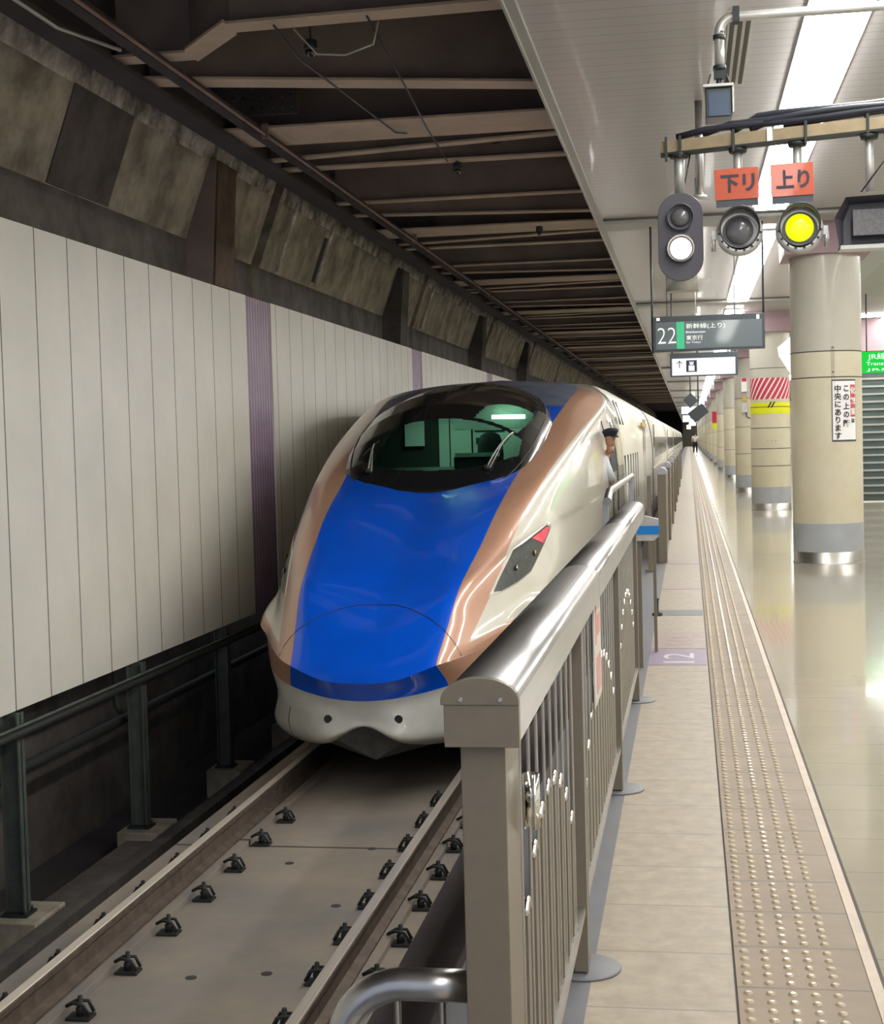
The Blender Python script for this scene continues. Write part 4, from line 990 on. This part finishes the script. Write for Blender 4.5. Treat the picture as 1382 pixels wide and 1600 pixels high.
# slots on the first pillar
m = MB()
for z in (2.29, 2.03): m.box(1.50, 1.524, 16.052, 16.066, z, z + .012); m.box(1.50, 1.502, 16.055, 16.066, z - .26, z); m.box(1.522, 1.524, 16.055, 16.066, z - .26, z)
m.build('slot', T['groove'], pls[0])
# notice on the first pillar: wraps slightly round the right-hand side
def curved(x, y, r, a0, a1, z0, z1, off, mi=0, n=10, mb=None):
    mb = mb or MB(); vs = []
    for k in range(n + 1):
        a = a0 + (a1 - a0) * k / n
        vs += [(x + (r + off) * math.sin(a), y - (r + off) * math.cos(a), z0), (x + (r + off) * math.sin(a), y - (r + off) * math.cos(a), z1)]
    for k in range(n): mb.add([vs[2 * k], vs[2 * k + 2], vs[2 * k + 3], vs[2 * k + 1]], [(0, 1, 2, 3)], mi, True)
    return mb
px, py, pr_ = PP[0]
nt_ = thing('pillar_notice', (1.6, 16.2, 1.31), 'white vertical notice with black and red Japanese writing on the nearest pillar', 'sign')
curved(px, py, pr_, .05, .83, 1.30, 1.955, .004).build('border', T['signframe'], nt_, fix=False)
curved(px, py, pr_, .075, .81, 1.318, 1.94, .006).build('board', T['white'], nt_, fix=False)
curved(px, py, pr_, .61, .79, 1.56, 1.90, .008).build('red_block', T['redtext'], nt_, fix=False)
def on_pillar_text(s_, ang, ztop, size, m_, parent, step=None, P=(px, py, pr_), off=.010):
    for k, ch in enumerate(s_):
        a = ang; p = (P[0] + (P[2] + off) * math.sin(a), P[1] - (P[2] + off) * math.cos(a), ztop - k * (step or size * 1.02))
        text('lettering', ch, size, m_, parent, p, rot=(PI / 2, 0, a), depth=.0005, bold=.002)
on_pillar_text('中央にあります', .22, 1.86, .078, T['ink'], nt_, .083)
on_pillar_text('この上の階', .47, 1.86, .078, T['ink'], nt_, .092)
on_pillar_text('化粧室', .70, 1.84, .075, T['white'], nt_, .11)
on_pillar_text('は', .70, 1.52, .05, T['ink'], nt_)
# stripes, yellow band and small print on the second pillar
px2, py2, pr2 = PP[1]
m = MB(); m.lathe([(pr2 + .003, 2.05), (pr2 + .003, 2.44)], 48, (px2, py2, 0), ends=False); m.build('stripe_band', T['stripes'], pls[1], loc=(px2, py2, 0))
m = MB(); m.lathe([(pr2 + .003, 1.78), (pr2 + .003, 1.985)], 48, (px2, py2, 0), ends=False); m.lathe([(pr2 + .005, 1.90), (pr2 + .005, 1.912)], 48, (px2, py2, 0), ends=False, mi=1)
m.build('yellow_band', [T['yellow'], T['ink']], pls[1], loc=(px2, py2, 0))
m = MB()
for dx in (-.03, .03):
    y_ = py2 - pr2 - .012; m.add([(px2 + dx - .04, y_, 1.89), (px2 + dx - .01, y_, 1.89), (px2 + dx + .05, y_, 2.0), (px2 + dx + .02, y_, 2.0)], [(0, 1, 2, 3)])
m.build('slash_mark', T['ink'], pls[1], fix=False)
text('lettering', '・・・', .1, T['ink'], pls[1], (px2, py2 - pr2 - .006, 1.28), width=.16, depth=.0005)
# white signboard edge seen beside the first pillar
t = thing('hanging_board', (1.5, 21, 2.3), 'white angular board showing at the left side of the nearest pillar', 'sign')
m = MB(); m.prism([(1.235, 2.60), (1.46, 2.78), (1.6, 2.78), (1.6, 2.18), (1.42, 2.20), (1.25, 2.48)], 'y', 21, 21.04); m.build('board', T['white'], t)
m = MB(); m.tube([(1.55, 21.02, 2.78), (1.55, 21.02, 3.65)], .01, 6); m.build('hanger', T['galv'], t)
# boxes on the third pillar
px3, py3, pr3 = PP[2]
for z0, z1, m_, lab, nme in [(2.45, 2.80, 'white', 'small white plate with red top on the third pillar', 'pillar_plate'), (1.95, 2.20, 'galv', 'grey telephone box on the third pillar', 'telephone_box')]:
    t = thing(nme, (px3 - .13, py3 - pr3, z0), lab, 'sign' if m_ == 'white' else 'box')
    m = MB(); m.box(px3 - .20, px3 - .07, py3 - pr3 - .06, py3 - pr3 + .04, z0, z1); m.build('plate', T[m_], t, bevel=.004)
    m = MB(); m.box(px3 - .19, px3 - .08, py3 - pr3 - .065, py3 - pr3 - .055, z1 - .10 if m_ == 'white' else z1 + .03, z1 - .01 if m_ == 'white' else z1 + .12); m.build('label', T['red'] if m_ == 'white' else T['amber'], t)
m = MB(); m.tube([(px3 - .10, py3 - pr3 - .03, 1.95), (px3 - .08, py3 - pr3 - .04, 1.84), (px3 + .02, py3 - pr3 - .02, 1.80)], .014, 6); tag(m.build('cord', T['cable'], t))
# red and yellow bands on the sixth
m = MB(); x6, y6, r6 = PP[5]
m.lathe([(r6 + .003, 2.05), (r6 + .003, 2.6)], 32, (x6, y6, 0), ends=False); m.build('stripe_band', T['red'], pls[5], loc=(x6, y6, 0))
m = MB(); m.lathe([(r6 + .003, 1.75), (r6 + .003, 2.0)], 32, (x6, y6, 0), ends=False); m.build('yellow_band', T['yellow'], pls[5], loc=(x6, y6, 0))

# ================================================================ SHUTTER, GREEN SIGN AT RIGHT
t = thing('roller_shutter', (4.8, 30.4, 0), 'dark green-grey roller shutter closed behind the nearest pillar', 'shutter')
m = MB(); m.box(3.05, 6.7, 30.45, 30.5, 0.02, 3.6); m.build('curtain', T['shutter'], t)
m = MB(); z = .155
while z < 3.55: m.box(3.05, 6.7, 30.42, 30.46, z, z + .038); z += .152
m.build('slat_lip', T['shutterlip'], t)
m = MB(); m.box(3.0, 6.8, 30.3, 30.4, 3.0, 3.62); m.build('hood', T['mauve'], t)
m = MB(); m.box(3.0, 6.8, 29.3, 29.45, 3.60, 3.63); tag(m.build('tube_light', T['lamp'], loc=(4.5, 29.4, 3.6)), 'thin bright tube light above the shutter', 'light')
t = thing('green_sign', (3.5, 25, 2.5), 'lit green transfer sign at the right edge behind the nearest pillar', 'sign')
m = MB(); m.box(2.76, 4.4, 25.0, 25.12, 2.36, 2.71); m.build('light_box', T['litgreen'], t, bevel=.006)
text('lettering', 'JR線のりかえ', .14, T['litwhite'], t, (3.36, 24.99, 2.62), width=.9, height=.12, depth=.001)
text('lettering', 'Transfer to JR Lines', .1, T['litwhite'], t, (3.36, 24.99, 2.50), width=.95, height=.075, depth=.001)
text('lettering', 'JR线换乘', .1, T['litwhite'], t, (3.36, 24.99, 2.41), width=.95, height=.06, depth=.001)
for x in (2.9, 4.2):
    m = MB(); m.tube([(x, 25.06, 2.71), (x, 25.06, 3.65)], .012, 6); m.build('hanger', T['signframe'], t)

# ================================================================ HANGING SIGNS
sy = 16.0 - .35
t = thing('platform_sign', (.23, sy, 2.28), 'grey hanging platform sign with number 22 and a green bar', 'sign')
sx0, sx1, sz0, sz1 = -.353, .797, 2.29, 2.655
m = MB(); m.box(sx0, sx1, sy, sy + .12, sz0, sz1); m.build('case', T['signframe'], t, bevel=.004)
m = MB(); m.box(sx0 + .03, sx1 - .03, sy - .006, sy, sz0 + .022, sz1 - .06); m.build('face', T['signgrey'], t)
m = MB(); m.box(sx0 + .245, sx0 + .325, sy - .010, sy - .005, sz0 + .022, sz1 - .062); m.build('green_bar', T['signgreen'], t)
text('numeral', '22', .2, T['signtext'], t, (sx0 + .145, sy - .009, sz0 + .165), width=.19, height=.165, depth=.001, bold=-.003)
text('lettering', '新幹線(上り)', .1, T['signtext'], t, (sx0 + .545, sy - .009, sz0 + .252), width=.40, height=.062, depth=.001)
text('lettering', 'Shinkansen', .1, T['faint'], t, (sx0 + .44, sy - .009, sz0 + .195), width=.20, height=.024, depth=.001)
text('lettering', '東京行', .1, T['signtext'], t, (sx0 + .43, sy - .009, sz0 + .135), width=.17, height=.05, depth=.001)
text('lettering', 'for Tokyo', .1, T['faint'], t, (sx0 + .42, sy - .009, sz0 + .085), width=.15, height=.024, depth=.001)
m = MB(); m.box(sx0 + .04, sx0 + .075, sy - .004, sy + .001, sz1 - .042, sz1 - .012); m.box(sx1 - .085, sx1 - .055, sy - .004, sy + .001, sz1 - .075, sz1 - .015); m.build('small_mark', T['signtext'], t)
for x in (sx0 - .005, sx1 - .01):
    m = MB(); m.tube([(x, sy + .06, sz0 - .01 if x < 0 else sz1), (x, sy + .06, 3.65)], .011, 8); m.build('hanger', T['signframe'], t)
for x in (sx0 + .15, sx1 - .30):
    m = MB(); m.tube([(x, sy + .06, sz1), (x, sy + .06, 3.65)], .004, 6); m.build('cable', T['rubber'], t)
sy = 22.0
t = thing('elevator_sign', (.23, sy, 2.28), 'white backlit hanging sign with an arrow and lift symbol below the number 22 sign', 'sign')
m = MB(); m.box(-.253, .723, sy, sy + .12, 2.28, 2.625); m.build('case', T['signframe'], t, bevel=.004)
m = MB(); m.box(-.225, .69, sy - .006, sy, 2.298, 2.545); m.build('face', T['backlit'], t)
m = MB(); yy = sy - .010
m.box(-.123, -.111, yy, yy + .003, 2.41, 2.51); m.add([(-.155, yy, 2.475), (-.117, yy, 2.515), (-.079, yy, 2.475), (-.079, yy, 2.462), (-.117, yy, 2.50), (-.155, yy, 2.462)], [(0, 1, 4, 5), (1, 2, 3, 4)]); m.build('arrow', T['ink'], t, fix=False)
m = MB(); m.box(-.02, .135, yy, yy + .003, 2.345, 2.515); m.build('lift_symbol', T['ink'], t)
m = MB(); m.box(.015, .10, yy - .003, yy, 2.36, 2.44); m.box(.03, .085, yy - .003, yy, 2.45, 2.475)
for x in (.035, .058, .081): m.lathe([(.010, 0), (.010, .003)], 10, (x, yy - .003, 2.487), axis='y')
m.build('lift_figure', T['backlit'], t)
text('lettering', 'エレベーター・お手洗', .1, T['faint'], t, (.42, yy, 2.49), width=.45, height=.032, depth=.0005)
text('lettering', 'Elevator', .1, T['faint'], t, (.28, yy, 2.43), width=.17, height=.03, depth=.0005)
text('lettering', 'Elevator Toilets', .1, T['faint'], t, (.31, yy, 2.375), width=.24, height=.02, depth=.0005)
text('lettering', '出口', .1, T['faint'], t, (-.117, yy, 2.37), width=.08, height=.03, depth=.0005)
for x in (-.22, .69):
    m = MB(); m.tube([(x, sy + .06, 2.62), (x, sy + .06, 3.65)], .012, 6); m.build('hanger', T['signframe'], t)
# far backlit sign and two tilted dark boxes in front of it
t = thing('lit_sign', (.16, 60, 2.3), 'small bright white sign far down the platform behind dark boxes', 'sign')
m = MB(); m.box(-.28, .68, 60, 60.1, 2.32, 2.62); m.build('face', T['backlit'], t); m = MB(); m.tube([(.1, 60.05, 2.62), (.1, 60.05, 3.65)], .015, 6); m.build('hanger', T['signframe'], t)
for k, (x, y, z, w_, h_, ang, lab) in enumerate([(.06, 42, 2.42, .30, .30, .75, 'upper dark tilted box hanging over the far platform'), (.25, 38, 2.00, .44, .30, .65, 'lower dark tilted box hanging over the far platform')]):
    t = thing('hanging_box', (x, y, z), lab, 'box', 'dark boxes hanging over the far platform')
    pts = [(x + math.cos(ang) * a - math.sin(ang) * b, z + math.sin(ang) * a + math.cos(ang) * b) for a, b in ((-w_ / 2, -h_ / 2), (w_ / 2, -h_ / 2), (w_ / 2, h_ / 2), (-w_ / 2, h_ / 2))]
    m = MB(); m.prism(pts, 'y', y, y + .3); m.build('case', T['signframe'], t)
    m = MB(); m.tube([(x, y + .15, z), (x, y + .15, 3.65)], .02, 6); m.build('hanger', T['signframe'], t)
t = thing('far_lamp_cluster', (.2, 110, 2.4), 'cluster of bright far signs at the end of the platform', 'sign')
for (x, y, z, w_, h_, m_) in [(-.15, 110, 2.75, .55, .5, 'backlit'), (.5, 115, 3.0, .5, .5, 'backlit'), (.3, 118, 2.55, .5, .5, 'cablamp'), (0.0, 120, 2.2, .3, .3, 'sigwhite')]:
    m = MB(); m.box(x - w_ / 2, x + w_ / 2, y, y + .1, z - h_ / 2, z + h_ / 2); m.build('lit_panel', T[m_], t)
    m = MB(); m.tube([(x, y + .05, z), (x, y + .05, 3.65)], .02, 6); m.build('hanger', T['signframe'], t)

# ================================================================ SIGNAL BRACKET
t = thing('signal_beam', (-.1, 7.0, 2.74), 'beige horizontal beam carrying the signals and orange boards', 'beam')
def by(x): return 7.0 - .26 * (x + .10)
def bz(x): return 2.738 + .005 * (x + .1)
m = MB(); xa, xb = -.106, 2.2
for (z0, z1, mi) in ((-.026, .028, 0),):
    vs = [(x, by(x) + d, bz(x) + z) for x in (xa, xb) for d in (0, .055) for z in (z0, z1)]
    m.add(vs, [(0, 1, 3, 2), (4, 6, 7, 5), (0, 4, 5, 1), (2, 3, 7, 6), (0, 2, 6, 4), (1, 5, 7, 3)])
m.build('beam', T['beam'], t)
m = MB(); vs = [(x, by(x) + d, bz(x) + z) for x in (xa, xb) for d in (-.008, .065) for z in (-.036, -.026)]
m.add(vs, [(0, 1, 3, 2), (4, 6, 7, 5), (0, 4, 5, 1), (2, 3, 7, 6), (0, 2, 6, 4), (1, 5, 7, 3)]); m.build('lower_flange', T['clip'], t)
for x in (-.08, -.015, .225, .54, .80, .88):
    m = MB(); m.box(x - .006, x + .006, by(x) - .012, by(x) + .07, bz(x) - .055, bz(x) + .045); m.build('clamp', T['clip'] if x != .375 else T['galv'], t)
m = MB(); x = .385; m.box(x - .012, x + .012, by(x) - .004, by(x) + .06, bz(x) - .035, bz(x) + .035); m.build('silver_band', T['steel'], t)
m = MB(); m.tube([(1.9, by(1.9) + .03, bz(1.9)), (1.9, by(1.9) + .03, 3.65)], .035, 12); m.build('hanger_pole', T['galv'], t)
# cable bundle on the beam
t = thing('cable_bundle', (.4, 6.9, 2.79), 'bundle of black cables lying along the top of the beige beam', 'cable')
for k in range(5):
    st_ = [-.03, .09, .22, .45, .3][k]; pts = []
    for j in range(18):
        x = st_ + (2.2 - st_) * j / 17; lift = min(1, (x - st_) / .12) * (.016 + .020 * (k % 3)) + .042 + .004 * math.sin(9 * x + k * 2)
        pts.append((x, by(x) + .01 + .013 * (k % 4), bz(x) + lift))
    m = MB(); m.tube(pts, .016, 8); m.build('cable', T['cable'], t)
# pole-hung items
def drop(x, ztop, zbot, r, parent, m_='galv'):
    m = MB(); m.tube([(x, by(x) + .03, ztop), (x, by(x) + .03, zbot)], r, 12); m.build('pole', T[m_], parent)
    m = MB(); m.lathe([(r + .018, ztop - .018), (r + .022, ztop - .006), (r + .022, ztop)], 14, (x, by(x) + .03, 0)); m.build('pole_clamp', T['clip'], parent)
# two-lamp oval signal head
x = -.02; y = by(x)
t = thing('railway_signal', (x, y, 2.1), 'tall oval two-lamp signal with its lower lamp lit white', 'signal')
drop(x, 2.705, 2.52, .024, t)
m = MB(); pts = []; w2, zc, hh = .103, 2.315, .10
for k in range(25): a = PI * k / 24; pts.append((x + w2 * math.cos(a), zc + hh + w2 * math.sin(a)))
for k in range(25): a = PI + PI * k / 24; pts.append((x + w2 * math.cos(a), zc - hh + w2 * math.sin(a)))
m.prism(pts, 'y', y - .03, y - .022); m.prism([(x + (p[0] - x) * .82, zc + (p[1] - zc) * .88) for p in pts], 'y', y - .022, y + .12)
m.build('backplate', T['sighead'], t, bevel=.003)
for z, m_, rr, nm_ in ((2.405, 'siglens', .044, 'upper_lamp'), (2.262, 'sigwhite', .048, 'lower_lamp')):
    m = MB(); m.lathe([(rr + .016, -.03), (rr + .018, -.058), (rr + .013, -.058), (rr + .010, -.03)], 28, (x, y, z), axis='y', ends=False); m.build('lamp_hood', T['sighead'], t)
    m = MB(); m.lathe([(rr, -.032), (rr * .9, -.040), (rr * .6, -.047), (.001, -.050)], 28, (x, y, z), axis='y'); m.build(nm_, T[m_], t)
m = MB(); n = 18; vs = []
for yy_, rr in ((y - .02, .075), (y + .16, .072)):
    for k in range(n + 1): a = PI + PI * k / n; vs.append((x + rr * math.cos(a), yy_, 2.20 + rr * math.sin(a) - .03))
m.lathe([(.076, 2.072), (.076, 2.20)], 24, (x + .004, y + .06, 0)); m.build('lower_housing', T['galv'], t)
m = MB(); m.tube([(x + .05, y + .03, 2.70), (x + .03, y + .03, 2.60), (x + .01, y + .03, 2.52)], .004, 6); m.build('wire', T['cable'], t)
# two round signals with boards
def round_signal(x, z, lit, label, px_):
    y = by(x) - .02
    t = thing('round_signal', (x, y, z), label, 'signal', 'round hooded signals')
    drop(x, 2.70, z + .10, .020, t)
    r = .098
    m = MB(); m.lathe([(r * .80, -.028), (r * 1.04, -.032), (r * 1.08, -.01), (r, .03), (r * .9, .10), (r * .5, .14), (.001, .15)], 36, (x, y, z - .012), axis='y', ends=False); m.build('housing', T['galv'], t)
    m = MB(); n = 36; vs = []
    for (rr, dy) in ((r * .90, -.028), (r * .93, None), (r * .88, None), (r * .85, -.028)):
        for k in range(n):
            a = 2 * PI * k / n; up_ = max(0, math.sin(a) + .35) / 1.35
            dd = -.028 if dy is not None else -.03 - .085 * up_
            vs.append((x + rr * math.cos(a), y + dd, z + .008 + rr * math.sin(a)))
    for i in range(3):
        for k in range(n): m.add([vs[i * n + k], vs[i * n + (k + 1) % n], vs[(i + 1) * n + (k + 1) % n], vs[(i + 1) * n + k]], [(0, 1, 2, 3)], 0, True)
    m.build('hood', T['sighead'], t)
    m = MB(); m.lathe([(r * .84, -.020), (.05, -.018), (.001, -.017)], 32, (x, y, z), axis='y'); m.build('reflector_plate', T['sighead'], t)
    m = MB(); m.lathe([(.062, -.021), (.06, -.030), (.03, -.036), (.001, -.038)], 32, (x, y, z - .002), axis='y'); m.build('lens', T['siggreen'] if lit else T['siglens'], t)
    for k in range(8):
        a = PI * (1.05 + .9 * k / 7); m = MB(); m.lathe([(.006, -.034), (.005, -.030)], 8, (x + r * .95 * math.cos(a), y, z + r * .95 * math.sin(a)), axis='y'); m.build('rim_bolt', T['clip'], t)
    sx = 1 if lit else -1
    m = MB(); m.box(x + sx * .098, x + sx * .125, y - .01, y + .02, z - .035, z + .005); m.lathe([(.010, z - .09), (.010, z - .02)], 8, (x + sx * .118, y, 0)); m.build('hinge_latch', T['galv'], t)
round_signal(.245, 2.322, False, 'unlit round hooded signal under the left orange board', 0)
round_signal(.505, 2.312, True, 'round hooded signal glowing yellow-green under the right orange board', 0)
def board(x0, x1, z0, z1, txt, label, tilt):
    xc_ = (x0 + x1) / 2; y = by(xc_) - .035
    t = thing('signal_board', (xc_, y, (z0 + z1) / 2), label, 'sign', 'orange direction boards above the round signals')
    m = MB(); m.box(x0, x1, y - .004, y, z0, z1); m.build('plate', T['orange'], t, bevel=.001)
    m = MB(); m.box(x0 + .004, x1 - .004, y + .001, y + .016, z0 - .03, z1 - .05); m.build('backing', T['signframe'], t)
    text('lettering', txt, .12, T['ink'], t, (xc_ + (.005 if tilt < 0 else .003), y - .006, (z0 + z1) / 2 + .002), width=(x1 - x0) * .78, height=(z1 - z0) * .58, depth=.0006, bold=.004)
    t.rotation_euler = (0, -.02, 0)
board(.137, .333, 2.462, 2.602, '下リ', 'orange board reading down line above the unlit signal', -1)
board(.383, .570, 2.455, 2.600, '上り', 'orange board reading up line above the glowing signal', 1)
# monitor box at right
x = .84; y = by(x)
t = thing('monitor_box', (x, y, 2.21), 'dark hooded monitor box hanging at the right edge', 'monitor')
drop(x - .03, 2.70, 2.45, .018, t)
m = MB()
fr = [(.66, 2.25), (.70, 2.435), (1.30, 2.45), (1.30, 2.24)]
vs = [(.668, y - .02, 2.21), (.650, y - .02, 2.335), (.700, y - .02, 2.425), (1.3, y - .02, 2.44), (1.3, y - .02, 2.23),
      (.70, y + .10, 2.235), (.70, y + .10, 2.335), (.73, y + .10, 2.41), (1.3, y + .10, 2.42), (1.3, y + .10, 2.25)]
m.add(vs, [(0, 5, 6, 1), (1, 6, 7, 2), (2, 7, 8, 3), (0, 4, 9, 5), (5, 9, 8, 7, 6), (3, 8, 9, 4)]); m.build('hood', T['sighead'], t, fix=False)
m = MB(); m.box(.735, 1.28, y + .03, y + .05, 2.262, 2.375); m.build('screen', T['siglens'], t)
m = MB(); m.box(.675, 1.3, y - .02, y + .1, 2.198, 2.215); m.build('sill', T['galv'], t)
m = MB(); m.tube([(x + .06, y + .02, 2.68), (x + .03, y + .02, 2.58), (x - .07, y + .02, 2.45)], .004, 6); m.build('wire', T['cable'], t)
# camera on its bent pipe
t = thing('security_camera', (.16, 7.0, 2.86), 'blue-grey box camera hanging from a bent steel pipe under the ceiling', 'camera')
m = MB(); pts = [(.172, 7.02, 3.09), (.172, 7.02, 3.25)]
for k in range(9): a = PI / 2 * k / 8; pts.append((.172 + .07 * (1 - math.cos(a)), 7.02, 3.25 + .07 * math.sin(a)))
pts += [(.8, 7.02, 3.32), (2.0, 7.02, 3.32), (2.0, 7.02, 3.65)]
m.tube(pts, .022, 16); m.build('bent_pipe', T['galv'], t)
m = MB(); m.lathe([(.028, 3.22), (.028, 3.24)], 16, (.172, 7.02, 0)); m.build('pipe_collar', T['clip'], t)
m = MB(); m.box(.235, .265, 6.99, 7.05, 3.29, 3.36); m.build('pipe_clamp', T['clip'], t)
m = MB(); m.lathe([(.03, 3.08), (.03, 3.10)], 16, (.172, 7.02, 0)); m.build('pipe_collar', T['clip'], t)
m = MB(); m.box(.145, .20, 7.0, 7.04, 3.04, 3.085); m.tube([(.172, 7.02, 3.05), (.165, 7.02, 3.02), (.175, 7.02, 2.99)], .012, 8); m.tube([(.13, 7.0, 3.06), (.12, 6.99, 3.02), (.11, 6.98, 2.97)], .004, 6); m.tube([(.2, 7.03, 3.06), (.215, 7.02, 3.02), (.21, 7.02, 2.98)], .008, 6); m.build('swivel', T['clip'], t)
m = MB(); m.box(.105, .222, 6.95, 7.12, 2.853, 2.985); m.build('case', T['signframe'], t, bevel=.004)
m = MB(); m.box(.095, .232, 6.93, 7.13, 2.988, 3.0); m.box(.225, .233, 6.94, 7.12, 2.87, 2.99); m.build('sunshield', T['galv'], t)
m = MB(); m.box(.118, .21, 6.944, 6.951, 2.858, 2.965); m.build('lens_window', T['cctv'], t)
# ceiling pole behind
t = thing('ceiling_pole', (.105, 10.2, 3.0), 'short white and steel pole hanging from the ceiling behind the signal beam', 'pole')
m = MB(); m.tube([(.105, 10.2, 3.02), (.105, 10.2, 3.65)], .026, 16); m.build('tube', T['railsteel'], t)
m = MB(); m.lathe([(.045, 3.0), (.045, 3.02)], 16, (.105, 10.2, 0)); m.build('flange', T['galv'], t)
for k, (x, y) in enumerate([(.10, 13.2), (.12, 21)]):
    t = thing('ceiling_speaker', (x, y, 3.3), ['small grey loudspeaker hanging behind the two-lamp signal', 'small grey loudspeaker hanging above the number 22 sign'][k], 'speaker')
    m = MB(); m.lathe([(.05, 0), (.06, .14), (.03, .17)], 16, (x, y, 2.95)); m.build('horn', T['galv'], t); m = MB(); m.tube([(x, y, 3.1), (x, y, 3.65)], .01, 6); m.build('hanger', T['galv'], t)
